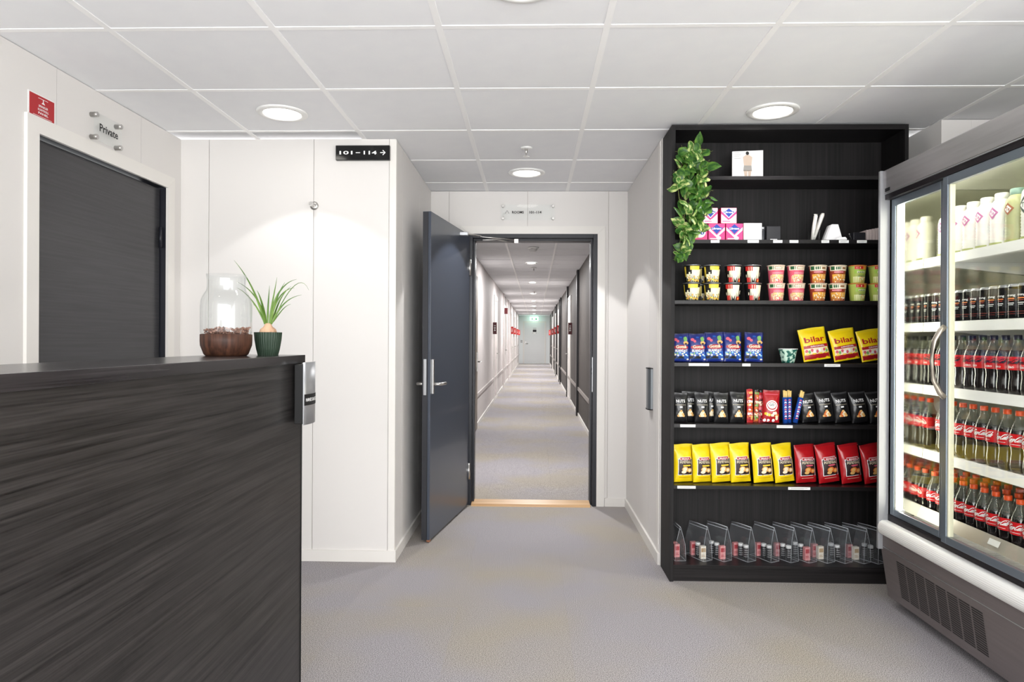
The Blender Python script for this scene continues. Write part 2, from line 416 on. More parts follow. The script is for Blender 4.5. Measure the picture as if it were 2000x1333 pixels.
# notices over the private door
pv = thing('door_sign', 'clear acrylic plate reading Private on four steel standoffs above the grey door', 'sign', (XL, 3.067, 2.187))
put('plate', MB().box(.022, .026, -.102, .102, -.062, .062), M_ACRYL, pv)
for y in (-.089, .089):
    for z in (-.05, .05):
        put('standoff', MB().lathe([(.011, 0), (.011, .02), (.012, .0205), (.012, .031), (.010, .033)], 20, M=Matrix.Translation((0, y, z)) @ Matrix.Rotation(PI / 2, 4, 'Y')), M_CHROME, pv)
put('lettering', text_on(MB(), 'Private', .136, .036, lambda x, y: (.0268, x, y)), M_INK, pv, fix=False)
rs = thing('fire_notice', 'small red notice with white print above the corner of the grey door', 'sign', (XL, 2.672, 2.16))
put('board', MB().box(0, .003, -.074, .074, -.049, .049, 0).box(.003, .0036, -.069, .069, -.0445, .0445, 1), [M_WHITE, M_RED], rs)
m_ = MB()
for i, (s_, w_, z_) in enumerate((('SPRINKLER', .052, .004), ('KONTROLL', .06, -.010), ('PANEL', .056, -.024))):
    text_on(m_, s_, w_, .009, lambda x, y, z_=z_: (.0042, x + .006, y + z_))
m_.box(.0037, .0042, -.022, .032, .0335, .0352).box(.0037, .0042, .004, .008, .024, .0335)
m_.prism([(-.004, .016), (.016, .016), (.006, .026)], .0037, .0042, 'x')
m_.box(.0037, .0042, -.05, .055, -.0375, -.0362)
put('lettering', m_, M_PW, rs, fix=False)
# 101-114 direction sign
sg = thing('direction_sign', 'glossy black sign reading 101 - 114 with an arrow, high on the white wall', 'sign', (-.938, YF, 2.274))
put('board', MB().box(-.151, .151, -.022, 0, -.041, .041), mat('gloss_black', (12, 12, 14), .12), sg, bevel=.002)
m_ = MB(); FF = lambda ox, oz: (lambda x, y: (x + ox, -.0226, y + oz))
text_on(m_, '101', .073, .020, FF(-.093, 0)); text_on(m_, '114', .073, .020, FF(.042, 0))
m_.box(-.038, -.014, -.0226, -.0222, -.002, .002)
stroke(m_, [(.098, 0), (.124, 0)], .005, FF(0, 0)); stroke(m_, [(.112, .013), (.126, 0), (.112, -.013)], .005, FF(0, 0))
put('lettering', m_, M_PW, sg, fix=False)
# sprinkler on the facing wall
hk = thing('wall_sprinkler', 'small round chrome sprinkler head on the white wall below the black sign', 'sprinkler', (-1.213, YF, 1.983))
Ry = Matrix.Rotation(PI / 2, 4, 'X')
put('rosette', MB().lathe([(.021, 0), (.024, .003), (.022, .009), (.012, .011)], 24, M=Ry), M_CHROME, hk)
put('nozzle', MB().lathe([(.009, .009), (.009, .03), (.006, .036), (.006, .055), (.013, .056), (.013, .059)], 16, M=Ry), M_CHROME, hk)
put('deflector', MB().box(-.011, .011, -.062, -.06, -.003, .009), M_CHROME, hk)
# ---------------------------------------------------------------- corridor door
d2 = struct('door_2')
casing(d2, 'y', YE, -1, -.472, .4935, 2.035, .057, .014)
lj = MB(); LY0, LY1 = 5.035, 5.235
lj.box(-.472, -.462, LY0, LY1, 0, 2.035).box(.4555, .4935, LY0 + .03, LY1, 0, 2.035).box(-.462, .4555, LY0 + .03, LY1, 2.0, 2.035)
lj.box(.478, .4935, LY0 + .03, LY1, 0, 2.035)
put('door_jamb', MB().box(-.472, -.44, 5.077, LY1, 0, 2.035).box(.462, .4935, 5.077, LY1, 0, 2.035).box(-.44, .462, 5.077, LY1, 2.005, 2.035)
    .box(-.44, -.425, 5.13, LY1, 0, 1.99).box(.447, .462, 5.13, LY1, 0, 1.99).box(-.44, .462, 5.13, LY1, 1.99, 2.005), M_FRAME, d2, bevel=.0015)
put('threshold', MB().prism([(5.04, 0), (5.055, .016), (5.20, .018), (5.235, .004), (5.235, 0)], -.44, .447, 'x'), M_OAK, d2)
sp_ = put('strike_plate', MB().box(.4585, .462, 5.083, 5.115, .855, 1.115), M_SILVER, d2)
put('latch_hole', MB().box(.4575, .4586, 5.092, 5.104, 1.015, 1.035).box(.4575, .4586, 5.092, 5.104, .985, 1.0), M_BLACK, sp_)
# open leaf: local frame, origin at the hinge, leaf runs along +x to the free edge, thickness along +y
leaf = bpy.data.objects.new('door_leaf', None)
LA = math.atan2(4.118 - 5.045, -.612 + .462); LEN = .938; TH = .052
Ml = Matrix.Translation((-.462, 5.045, 0)) @ Matrix.Rotation(LA, 4, 'Z')
dl = put('door_leaf', MB(), M_DOORN, d2) if False else None
lf = MB().box(0, LEN, -TH, 0, .014, 2.022, 0)
lo_ = put('door_leaf', lf, M_DOORN, d2, bevel=.0015); lo_.matrix_local = Ml
ed = put('edge_strip', MB().box(LEN, LEN + .001, -TH + .001, -.019, .016, 2.02, 0).box(LEN, LEN + .0012, -.0185, -.0165, .016, 2.02, 1), [M_DOORE, M_BLACK], lo_)
lk = put('lock_plate', MB().box(LEN + .001, LEN + .003, -.043, -.025, .90, 1.12), M_SILVER, lo_, bevel=.004)
def lever(side):
    """lever set on one face of the leaf (side +1 = room face at y=0, -1 = wall face)"""
    y0 = 0 if side > 0 else -TH; s = side
    m = MB().box(LEN - .062, LEN - .034, min(y0, y0 + s * .008), max(y0, y0 + s * .008), .905, 1.118)
    p = put('handle', m, M_CHROME, lo_, bevel=.002)
    x0 = LEN - .048
    pts = [(x0, y0, .965), (x0, y0 + s * .035, .965), (x0 - .012, y0 + s * .048, .965), (x0 - .05, y0 + s * .052, .965), (x0 - .105, y0 + s * .052, .965), (x0 - .122, y0 + s * .044, .965), (x0 - .126, y0 + s * .022, .965)]
    put('lever', MB().tube(pts, .0095, 12), M_CHROME, p)
lever(1); lever(-1)
put('hinge', MB().lathe([(.011, 0), (.011, .12)], 14, cx=0, cy=.004, z=1.72), M_CHROME, lo_)
put('hinge', MB().lathe([(.011, 0), (.011, .12)], 14, cx=0, cy=.004, z=.2), M_CHROME, lo_)
put('door_bolt', MB().box(LEN - .02, LEN + .004, -.018, .002, .006, .016), mat('brass', (196, 140, 110), .35, .8), lo_)
cl = put('door_closer', MB().box(-.03, .03, -.02, .02, -.012, .012), M_SILVER, d2, loc=(-.478, 4.80, 1.99), bevel=.003)
put('closer_arm', MB().tube([(.01, .0, .004), (.11, .14, .006)], .006, 8).tube([(.10, .13, 0), (.355, .28, .0)], .011, 8, flat=.4), M_CHROME, cl)
put('closer_spring', MB().tube([(.12, .17, -.018), (.22, .23, -.006), (.36, .28, -.022)], .004, 8).box(.35, .38, .262, .278, -.026, .004), M_CHROME, cl)
# acrylic sign above the corridor door
rp = thing('rooms_sign', 'clear acrylic plate reading ROOMS 101-114 above the corridor doorway', 'sign', (-.027, YE, 2.194))
put('plate', MB().box(-.2, .2, -.026, -.022, -.058, .058), M_ACRYL, rp)
for x in (-.187, .187):
    for z in (-.046, .046):
        put('standoff', MB().lathe([(.009, 0), (.009, .02), (.0105, .0205), (.0105, .031), (.009, .033)], 18, M=Matrix.Translation((x, 0, z)) @ Ry), M_CHROME, rp)
m_ = MB(); G = lambda ox: (lambda x, y: (x + ox, -.0268, y))
text_on(m_, 'ROOMS', .088, .019, G(-.075)); text_on(m_, '101-114', .09, .019, G(.055))
stroke(m_, [(-.17, -.01), (-.156, .014), (-.142, -.01)], .0025, G(0))
put('lettering', m_, M_INK, rp, fix=False)
# slim grey dispenser on the side wall
dp = thing('soap_dispenser', 'slim grey wall dispenser with black end caps on the white side wall', 'dispenser', (XR, 4.06, .955))
put('body', MB().prism([(0, -.055), (-.012, -.055), (-.024, -.035), (-.027, 0), (-.024, .035), (-.012, .055), (0, .055)], -.118, .118, 'z', smooth=False), mat('grey_blue_metal', (140, 146, 150), .3, .7), dp)
for z in (-.124, .118):
    put('end_cap', MB().prism([(0, -.058), (-.014, -.058), (-.027, -.036), (-.03, 0), (-.027, .036), (-.014, .058), (0, .058)], z, z + .006, 'z'), M_BLACK, dp)
# ---------------------------------------------------------------- corridor (its axis drifts a little from the lobby's)
KX, KZ = .007, .0040
def K(x, y, z): return (x + KX * (y - 5.09), y, z + KZ * max(0, y - 5.25))
CL, CR, CE = -.787, .729, 33.3
CY0 = YE + .145
seL = [6.2, 7.4, 8.3, 9.32, 10.5, 11.8, 13.1, 15.25, 16.7, 18.0, 20.1, 21.5, 24, 26.5, 29, 31]
seR = [6.2, 7.6, 9.2, 10.95, 13.3, 14.5, 16.2, 18.5, 20.0, 22.4, 24, 26, 28, 30, 32]
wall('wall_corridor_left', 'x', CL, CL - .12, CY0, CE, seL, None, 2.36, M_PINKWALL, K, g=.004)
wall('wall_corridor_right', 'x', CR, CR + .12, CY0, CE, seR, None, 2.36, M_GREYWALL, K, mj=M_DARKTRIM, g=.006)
wall('wall_corridor_end', 'y', CE, CE + .12, CL, CR, [], None, 2.36, mat('end_wall', (236, 240, 240), .6), K)
struct('trim_3', MB(K).box(CL, CL + .018, 9.4, CE, .425, .475), M_DADO_L)
struct('trim_4', MB(K).box(CR - .018, CR, CY0, CE, .42, .47), M_DADO_D)
struct('baseboard_corridor_left', MB(K).box(CL, CL + .014, CY0, CE, 0, .06), M_TRIM)
struct('baseboard_corridor_right', MB(K).box(CR - .014, CR, CY0, CE, 0, .055), M_TRIM)
for k, (y0, y1) in enumerate(((10.95, 11.15), (14.5, 14.62), (18.45, 18.6), (19.4, 19.55), (22.3, 22.45), (23.7, 23.85), (27.9, 28.1))):
    struct('trim_%d' % (k + 5), MB(K).box(CR - .035, CR, y0, y1, 0, 2.355), M_DARKTRIM)
for k, (y0, y1) in enumerate(((16.9, 17.05), (20.0, 20.15), (21.6, 21.7))):
    struct('trim_%d' % (k + 12), MB(K).box(CL, CL + .03, y0, y1, 0, 2.355), M_PINKWALL)
cflo = struct('floor_corridor', MB(K).box(CL - .1, CR + .1, 5.235, CE + .1, -.08, -.0125), M_JOINT)
cclg = struct('ceiling_corridor', MB(K).box(CL - .1, CR + .1, CY0, CE + .1, 2.40, 2.46), M_TILE)
y = 5.235
while y < 13.5:
    for a, b in ((CL, -.345), (-.345, .172), (.172, CR)):
        put('carpet_tile', MB(K).box(a + .0005, b - .0001, y + .0001, y + .4999, -.012, 0), M_CARPET, cflo)
    y += .5
m_ = MB(K)
while y < CE:
    y2 = min(y + .5, CE)
    for a, b in ((CL, -.345), (-.345, .172), (.172, CR)): m_.box(a + .0005, b - .0005, y, y2 - .001, -.012, 0)
    y += .5
o = put('carpet_tile', m_, M_CARPET, cflo); o['kind'] = 'stuff'
xs = (CL - .05, -.316, .27, CR + .05); y = 5.55; m_ = MB(K); far = MB(K)
put('ceiling_tile', MB(K).box(CL, CR, CY0, y - .01, 2.36, 2.38), M_TILE, cclg)
while y < CE:
    for a, b in zip(xs[:-1], xs[1:]):
        dz = R.uniform(0, .003); t = MB(K) if y < 15 else far
        t.box(a + .010, b - .010, y + .003, min(y + .576, CE), 2.3605 + dz, 2.38)
        if y < 15: put('ceiling_tile', t, M_TILE, cclg)
    put('grid_bar', MB(K).box(xs[0], xs[-1], y - .004, y + .002, 2.3585, 2.362), M_TILE, cclg) if y < 15 else m_.box(xs[0], xs[-1], y - .004, y + .002, 2.3585, 2.362)
    y += .58
o = put('ceiling_tile', far, M_TILE, cclg); o['kind'] = 'stuff'
put('grid_bar', MB(K).box(-.328, -.304, CY0, CE, 2.357, 2.361), M_TBAR, cclg)
put('grid_bar', MB(K).box(.258, .282, CY0, CE, 2.357, 2.361), M_TBAR, cclg)
# corridor doors
def side_door(n, side, y0, y1, mleaf, mframe=M_TRIM, handle=True):
    d = struct('door_%d' % n); xf = CL if side < 0 else CR; s = -side
    casing(d, 'x', xf, s, y0, y1, 2.04, .06, .02, mframe, K)
    put('door_leaf', MB(K).box(min(xf, xf + s * .008), max(xf, xf + s * .008), y0 + .004, y1 - .004, .01, 2.035), mleaf, d)
    if handle:
        yy = y1 - .09
        a, b = sorted((xf + s * .008, xf + s * .016))
        h_ = put('handle', MB(K).box(a, b, yy - .02, yy + .02, .82, 1.05), M_CHROME, d)
        put('lever', MB(K).tube([(xf + s * .016, yy, .93), (xf + s * .06, yy, .93), (xf + s * .062, yy - .12, .93)], .009, 8), M_CHROME, h_)
M_PATT = mat('patterned_door', (72, 62, 54), .4, noise=((14, 14, 3.2), (176, 160, 140), .44, .6))
M_WLEAF = mat('white_door', (226, 222, 218), .45)
M_PLEAF = mat('pale_door', (212, 202, 200), .5)
d3 = struct('door_3')
casing(d3, 'x', CL, 1, 8.42, 9.27, 2.04, .05, .022, mat('door_frame_brown', (96, 86, 76), .5), K)
put('door_leaf', MB(K).box(CL, CL + .03, 8.424, 9.266, .01, 2.035), M_PATT, d3)
h_ = put('handle', MB(K).box(CL + .03, CL + .04, 9.16, 9.2, .80, 1.06), M_CHROME, d3)
put('lever', MB(K).tube([(CL + .04, 9.18, .93), (CL + .085, 9.18, .93), (CL + .09, 9.05, .93)], .010, 8), M_CHROME, h_)
ndoor = 4
for (s_, y0, y1, mm) in ((-1, 13.35, 14.2, M_PLEAF), (-1, 17.3, 18.2, M_PLEAF), (-1, 22.5, 23.4, M_PLEAF), (-1, 25.4, 26.3, M_PLEAF), (-1, 28.9, 29.8, M_PLEAF),
                         (1, 13.4, 14.35, M_WLEAF), (1, 19.7, 20.6, M_WLEAF), (1, 23.0, 23.9 - .25, M_WLEAF), (1, 26.8, 27.7, M_WLEAF)):
    side_door(ndoor, s_, y0, y1, mm); ndoor += 1
# end door
de = struct('door_%d' % ndoor)
EX0, EX1 = -.52, .47
casing(de, 'y', CE, -1, EX0, EX1, 2.0, .07, .02, M_TRIM, K)
put('door_leaf', MB(K).box(EX0 + .004, EX1 - .004, CE - .008, CE, .05, 1.995), mat('end_door_leaf', (224, 226, 226), .45), de)
put('handle', MB(K).tube([(EX0 + .06, CE - .008, .98), (EX0 + .06, CE - .06, .98), (EX0 + .18, CE - .06, .98)], .014, 8).box(EX0 + .04, EX0 + .08, CE - .014, CE - .008, .9, 1.1), M_CHROME, de)
en = thing('door_poster', 'small framed black and white notice on the door at the far corridor end', 'sign', K(-.02, CE - .009, 1.60))
put('paper', MB().box(-.11, .11, -.006, 0, -.15, .15), M_WHITE, en)
put('print', MB().box(-.09, .09, -.007, -.006, .11, .13).box(-.09, .09, -.007, -.006, -.06, .06).box(-.09, -.07, -.007, -.006, -.13, -.09).box(.07, .09, -.007, -.006, -.13, -.09), M_INK, en)
sw = tag(put('switch_plate', MB().box(-.05, .05, -.02, 0, -.05, .05, 0).box(-.045, .045, -.024, -.02, .02, .045, 1).box(-.045, .045, -.024, -.02, -.045, -.02, 1), [M_WHITE, M_INK], loc=K(-.66, CE, 1.08)), 'small black and white switch plate beside the far end door', 'switch')
ex = thing('exit_sign', 'glowing green and white emergency exit sign hanging over the far end door', 'sign', K(-.045, CE - .35, 2.18))
put('light_box', MB().box(-.2, .2, -.02, .02, -.09, .09), mat('exit_white', (225, 255, 240), .4, emit=(205, 255, 232), es=3.0), ex)
put('pictogram', MB().box(-.12, -.07, -.0215, -.02, -.07, .05).box(-.04, .04, -.0215, -.02, -.07, -.03).box(.06, .14, -.0215, -.02, -.06, .03), mat('exit_green', (20, 140, 80), .4, emit=(20, 150, 90), es=.6), ex)
put('bracket', MB().box(-.01, .01, -.006, .006, .09, .29), M_WHITE, ex)
# room number flags
def flag(side, yk, z, num, m, wdt=.075, hgt=.225, lab='', grp=None):
    xw = CL if side < 0 else CR; s = -side; p = K(xw + s * .003, yk, z)
    f = thing('room_flag', lab, 'sign', p, group=grp)
    put('board', MB().box(min(0, s * wdt), max(0, s * wdt), -.008, .008, -hgt / 2, hgt / 2), m, f)
    if num: put('lettering', text_on(MB(), num, .11, .034, lambda x, y: (s * wdt / 2 + y, -.0092, -x)), M_PW, f, fix=False)
flag(-1, 12.98, 1.437, '104', M_MAROON, lab='dark maroon room number flag, first on the pale corridor wall')
flag(1, 12.95, 1.437, '102', M_MAROON, lab='dark maroon room number flag on the dark grey corridor wall, first beyond the doorway')
flag(-1, 17.1, 1.93, None, M_MAROON, .11, .15, lab='small dark maroon sign mounted high on the pale corridor wall')
for i, (yk, nm) in enumerate(((22.3, '106'), (25.2, '108'), (28.7, '110'), (31.8, '112'))):
    flag(-1, yk, 1.5, nm, M_REDFLAG, .085, .24, lab='red room number flag, %s of the four far ones on the pale corridor wall' % ('first', 'second', 'third', 'last')[i], grp='red flags, pale wall')
for i, (yk, nm) in enumerate(((19.5, '105'), (22.8, '107'), (26.6, '109'), (31.5, '111'))):
    flag(1, yk, 1.5, nm, M_REDFLAG, .085, .24, lab='red room number flag, %s of the four far ones on the dark corridor wall' % ('first', 'second', 'third', 'last')[i], grp='red flags, dark wall')
wl = tag(put('emergency_light', MB().lathe([(.03, 0), (.035, .02), (.02, .05)], 14, M=Matrix.Rotation(PI / 2, 4, 'Y')), M_WHITE, loc=K(CL + .0, 13.7, 2.02)), 'small white wall spotlight high on the pale corridor wall', 'lamp')
# ---------------------------------------------------------------- ceiling fixtures
def lamp_fix():
    t = thing('downlight', '', 'lamp')
    put('trim_ring', MB().lathe([(.122, .0), (.122, -.004), (.118, -.008), (.094, -.010), (.088, -.004), (.088, 0)], 40, cap0=False, cap1=False), M_WHITE, t)
    put('diffuser', MB().lathe([(.0875, 0), (.0875, -.0045), (.05, -.007), (.001, -.0075)], 32, cap1=False, cap0=False), M_LAMP, t)
    return reg(t)
L0 = lamp_fix()
spots_ = [(-1.235, 3.323, 'round white downlight over the wall beside the grey door', 'b'), (1.165, 3.323, 'round white downlight in front of the black shelving', 'b'),
          (-.035, 4.523, 'round white downlight over the corridor doorway', 'b'), (-.035, 2.123, 'round white downlight at the top of the view above the lobby', 'b'),
          (-1.235, .923, 'round white downlight above the counter, out of view', 'b'), (1.165, .923, 'round white downlight near the fridge, out of view', 'b'),
          (-.035, -.277, 'round white downlight behind the viewpoint', 'b')]
for i, (x, y, lb, _) in enumerate(spots_):
    if i == 0: L0.location = (x, y, CEIL); L0['label'] = lb; L0['group'] = 'lobby downlights'
    else: dup(L0, (x, y, CEIL), label=lb, group='lobby downlights')
    spot('downlight_beam', (x, y, CEIL - .012), DOWN_W * (5.4 if y > 4 else (1.5 if y > 3 and x > 0 else (1.0 if y > 3 else 1)))); glow('downlight_glow', (x, y, CEIL - .014), GLOW_W)
cn = ('first', 'second', 'third', 'fourth', 'fifth', 'sixth', 'seventh', 'eighth')
for i, y in enumerate((6.5, 9.98, 13.5, 16.9, 20.3, 23.7, 27.1, 30.9)):
    x_, y_, z_ = K(-.035, y, CEIL)
    dup(L0, (x_, y_, z_), label='%s ceiling downlight along the corridor from the doorway' % cn[i], group='corridor downlights', scale=(.72, .72, 1))
    spot('corridor_beam', (x_, y_, z_ - .012), CORR_W * (1.6 if y > 16 else 1), 92, .15, .04); glow('corridor_glow', (x_, y_, z_ - .014), CGLOW_W * (1.4 if y > 16 else 1), .11)
sp = thing('ceiling_sprinkler', 'small white sprinkler head on the lobby ceiling before the corridor doorway', 'sprinkler', (-.033, 3.94, CEIL))
put('rosette', MB().lathe([(.034, 0), (.034, -.004), (.02, -.009)], 24), M_WHITE, sp)
put('nozzle', MB().lathe([(.009, -.006), (.008, -.03), (.004, -.034), (.004, -.052)], 14), M_CHROME, sp)
put('deflector', MB().lathe([(.018, -.052), (.018, -.054)], 20), M_WHITE, sp)
for i, (y, r) in enumerate(((8.27, .055), (20.98, .055), (24.6, .05))):
    sd = thing('smoke_detector', ('round white smoke detector on the corridor ceiling beyond the doorway', 'round smoke detector on the corridor ceiling, middle of the three', 'round smoke detector on the corridor ceiling, before the exit sign')[i], 'smoke detector', K(0, y, CEIL), group='corridor smoke detectors')
    put('base', MB().lathe([(r + .012, 0), (r + .012, -.008), (r, -.014)], 24), M_WHITE, sd)
    put('chamber', MB().lathe([(r * .9, -.012), (r * .9, -.03), (r * .6, -.045), (.001, -.047)], 24), mat('detector_grey', (205, 205, 204), .5), sd)
for i, y in enumerate((10.64, 16.04)):
    sd = thing('ceiling_sprinkler', 'small sprinkler head on the corridor ceiling, %s downlight' % ('just past the second', 'just before the fourth')[i], 'sprinkler', K(0, y, CEIL), group='corridor sprinklers')
    put('rosette', MB().lathe([(.045, 0), (.045, -.006), (.02, -.012)], 20), M_WHITE, sd)
    put('nozzle', MB().lathe([(.009, -.01), (.006, -.045), (.018, -.047), (.018, -.05)], 12), M_CHROME, sd)

# ---------------------------------------------------------------- counter, dispenser, jar and plants
ct_ = thing('reception_counter', 'tall reception counter in charcoal wood laminate with an overhanging top', 'counter', (-.768, 2.26, 0))
CX, CY = -.768, 2.26
def rel(x0, x1, y0, y1, z0, z1): return (x0 - CX, x1 - CX, y0 - CY, y1 - CY, z0, z1)
put('front_panel', MB().box(*rel(-.788, -.768, -.6, 2.252, .0, 1.1575)), M_COUNTER, ct_)
put('end_panel', MB().box(*rel(-1.01, -.788, 2.232, 2.252, .0, 1.1575)), M_COUNTER, ct_)
put('edge_strip', MB().box(*rel(-.7885, -.7655, 2.2525, 2.256, 0, 1.157)), M_BLACK, ct_)
put('back_panel', MB().box(*rel(-1.02, -1.0, -.6, 2.232, .0, 1.157)), M_COUNTER, ct_)
put('worktop', MB().box(*rel(-1.03, -.758, -.6, 2.262, 1.158, 1.185)), M_COUNTOP, ct_, bevel=.0012)
put('desk_shelf', MB().box(*rel(-1.32, -1.0205, -.6, 2.1, .72, .745)), M_COUNTOP, ct_)
hs = thing('hand_sanitizer_dispenser', 'hand sanitizer dispenser with curved silver front fixed to the counter end', 'dispenser', (-.7575, 2.21, 1.063))
put('body', MB().box(.0005, .032, -.057, .057, -.098, .093), M_BLACK, hs, bevel=.002)
fr = []
for k in range(9):
    a = -1 + 2 * k / 8; fr.append((.032 + .010 * (1 - a * a), a * .0575))
m_ = MB(); n_ = len(fr)
for z in (-.101, .1): m_.add([(x, y, z - .000 * abs(y)) for x, y in fr] + [(x - .003, y, z) for x, y in fr], [])
for k in range(8):
    a, b, c, d = k, k + 1, 2 * n_ + k + 1, 2 * n_ + k; m_.f += [(a, b, c, d), (n_ + k, 3 * n_ + k, 3 * n_ + k + 1, n_ + k + 1), (a, n_ + k, n_ + k + 1, b), (d, c, 3 * n_ + k + 1, 3 * n_ + k)]
    m_.m += [0] * 4; m_.sm += [True, True, False, False]
for k in (0, 8): m_.f.append((k, 2 * n_ + k, 3 * n_ + k, n_ + k)); m_.m.append(0); m_.sm.append(False)
put('cover', m_, M_SILVER, hs)
def FH(x, y):
    a = max(-1, min(1, x / .0575)); return (.0332 + .010 * (1 - a * a), x, y - .021)
m_ = MB()
for k in range(8):
    x0, x1 = -.0565 + .01412 * k, -.0565 + .01412 * (k + 1)
    m_.add([FH(x0, -.018), FH(x1, -.018), FH(x1, .018), FH(x0, .018)], [(0, 1, 2, 3)], 0)
def FH2(x, y): p = FH(x, y); return (p[0] + .0006, p[1], p[2])
text_on(m_, 'HAND SANITIZER', .098, .0115, FH2, 1)
put('print_band', m_, [M_INK, M_PW], hs, fix=False)
# glass jar on a walnut foot, filled with clay pebbles
jr = thing('terrarium_jar', 'clear glass bottle-shaped terrarium in a walnut bowl base, holding brown clay pebbles', 'jar', (-.931, 2.05, 1.185))
put('wooden_base', MB().lathe([(.058, 0), (.064, .006), (.0735, .032), (.0745, .045), (.0745, .066), (.069, .067), (.066, .055), (.001, .050)], 48, cap1=False), M_WALNUT, jr)
gp = [(.068, .058), (.073, .068), (.0745, .075), (.0745, .150), (.072, .172), (.065, .188), (.058, .198), (.0555, .207), (.0555, .232), (.058, .248)]
put('glass', MB().lathe(gp + [(r - .0022, z) for r, z in reversed(gp)], 48, cap0=False, cap1=False), M_JAR, jr)
pe = MB(); 
for k in range(330):
    a = R.uniform(0, 2 * PI); r = .066 * math.sqrt(R.random()); s_ = R.uniform(.0032, .0052)
    z = .064 + R.uniform(0, .020) + (.004 * math.sin(3 * a))
    r = min(r, .0715 - s_)
    M_ = Matrix.Translation((r * math.cos(a), r * math.sin(a), z)) @ Matrix.Rotation(R.uniform(0, 3), 4, (R.random(), R.random(), 1)) @ Matrix.Diagonal((s_, s_ * .85, s_ * .75, 1))
    t = (1 + 5 ** .5) / 2; ic = [(-1, t, 0), (1, t, 0), (-1, -t, 0), (1, -t, 0), (0, -1, t), (0, 1, t), (0, -1, -t), (0, 1, -t), (t, 0, -1), (t, 0, 1), (-t, 0, -1), (-t, 0, 1)]
    ic = [tuple(c / 1.9 for c in p) for p in ic]
    fc = [(0, 11, 5), (0, 5, 1), (0, 1, 7), (0, 7, 10), (0, 10, 11), (1, 5, 9), (5, 11, 4), (11, 10, 2), (10, 7, 6), (7, 1, 8), (3, 9, 4), (3, 4, 2), (3, 2, 6), (3, 6, 8), (3, 8, 9), (4, 9, 5), (2, 4, 11), (6, 2, 10), (8, 6, 7), (9, 8, 1)]
    pe.add(ic, fc, k % 2, True, M_)
o = put('pebbles', pe, [M_STONE, mat('clay_pebble_pale', (150, 112, 96), .85)], jr); o['kind'] = 'stuff'
# small ponytail palm in a ribbed green pot
pl = thing('potted_plant', 'small bulb plant with thin arching green leaves in a ribbed dark green pot', 'plant', (-.842, 2.152, 1.185))
nr = 72; m_ = MB(); rings = [(.031, 0), (.036, .02), (.041, .05), (.043, .074), (.040, .074), (.039, .06), (.001, .06)]
vs = []
for i, (r, z) in enumerate(rings):
    for k in range(nr):
        a = 2 * PI * k / nr; rr = r - (.0012 if (k % 2 and i < 4) else 0); vs.append((max(rr, .0005) * math.cos(a), max(rr, .0005) * math.sin(a), z))
fs = [(i * nr + k, i * nr + (k + 1) % nr, (i + 1) * nr + (k + 1) % nr, (i + 1) * nr + k) for i in range(len(rings) - 1) for k in range(nr)] + [tuple(range(nr))[::-1]]
put('pot', m_.add(vs, fs), M_POT, pl)
put('bulb', MB().lathe([(.004, .058), (.024, .062), (.028, .072), (.024, .084), (.014, .092), (.010, .100), (.006, .103)], 24), M_BULB, pl)
def blade(pts, w0):
    """arching grass blade: centreline points; narrow ribbon folded along the middle"""
    m = MB(); n = len(pts); vs = []
    for i, p in enumerate(pts):
        p = Vector(p); d = (Vector(pts[min(i + 1, n - 1)]) - Vector(pts[max(i - 1, 0)])).normalized()
        u = d.cross(Vector((0, 1, .15))).normalized(); v = u.cross(d)
        w_ = w0 * (1 - (i / (n - 1)) ** 1.5) * (.55 + .45 * min(1, i / 2.0)) + .0003
        vs += [p - u * w_, p + v * w_ * .35, p + u * w_]
    for i in range(n - 1):
        for k in (0, 1): m.f.append((3 * i + k, 3 * i + k + 1, 3 * i + k + 4, 3 * i + k + 3)); m.m.append(0); m.sm.append(True)
    m.v = [tuple(p) for p in vs]
    return m
def bez(p0, p1, p2, p3, n=12):
    out = []
    for i in range(n + 1):
        t = i / n; out.append(tuple((1 - t) ** 3 * a + 3 * (1 - t) ** 2 * t * b + 3 * (1 - t) * t * t * c + t ** 3 * d for a, b, c, d in zip(p0, p1, p2, p3)))
    return out
bl = [((-.008, 0, .1), (-.03, 0, .17), (-.055, 0, .24), (-.116, .01, .306), .0042), ((-.006, 0, .1), (-.02, .005, .16), (-.05, .01, .21), (-.10, .0, .235), .0035),
      ((-.01, 0, .1), (-.03, 0, .15), (-.06, -.01, .2), (-.095, -.015, .215), .0028), ((-.008, .004, .1), (-.02, .01, .16), (-.03, .01, .19), (-.045, .02, .21), .0045),
      ((.006, 0, .1), (.01, 0, .17), (.04, .0, .235), (.088, .01, .245), .004), ((.008, 0, .1), (.02, -.01, .17), (.05, -.01, .215), (.092, -.02, .215), .003),
      ((.006, .0, .1), (.016, 0, .15), (.03, .0, .2), (.05, .01, .235), .004), ((.004, .0, .1), (.01, 0, .16), (.02, .0, .2), (.032, -.01, .25), .0035),
      ((.01, .0, .1), (.03, 0, .14), (.05, .0, .185), (.105, .01, .195), .0032), ((.01, .0, .1), (.03, .01, .13), (.05, .0, .16), (.07, .01, .165), .0022),
      ((-.002, 0, .1), (-.002, 0, .15), (.002, 0, .19), (0, .01, .225), .0035), ((-.012, 0, .1), (-.02, .0, .13), (-.03, .0, .15), (-.05, .0, .165), .0022),
      ((.012, 0, .1), (.05, .01, .20), (.10, .01, .275), (.128, .01, .21), .0014), ((.01, .004, .1), (.02, .02, .16), (.03, .03, .2), (.06, .04, .225), .003)]
for b_ in bl: put('leaf', blade(bez(*b_[:4]), b_[4]), M_GRASS, pl)
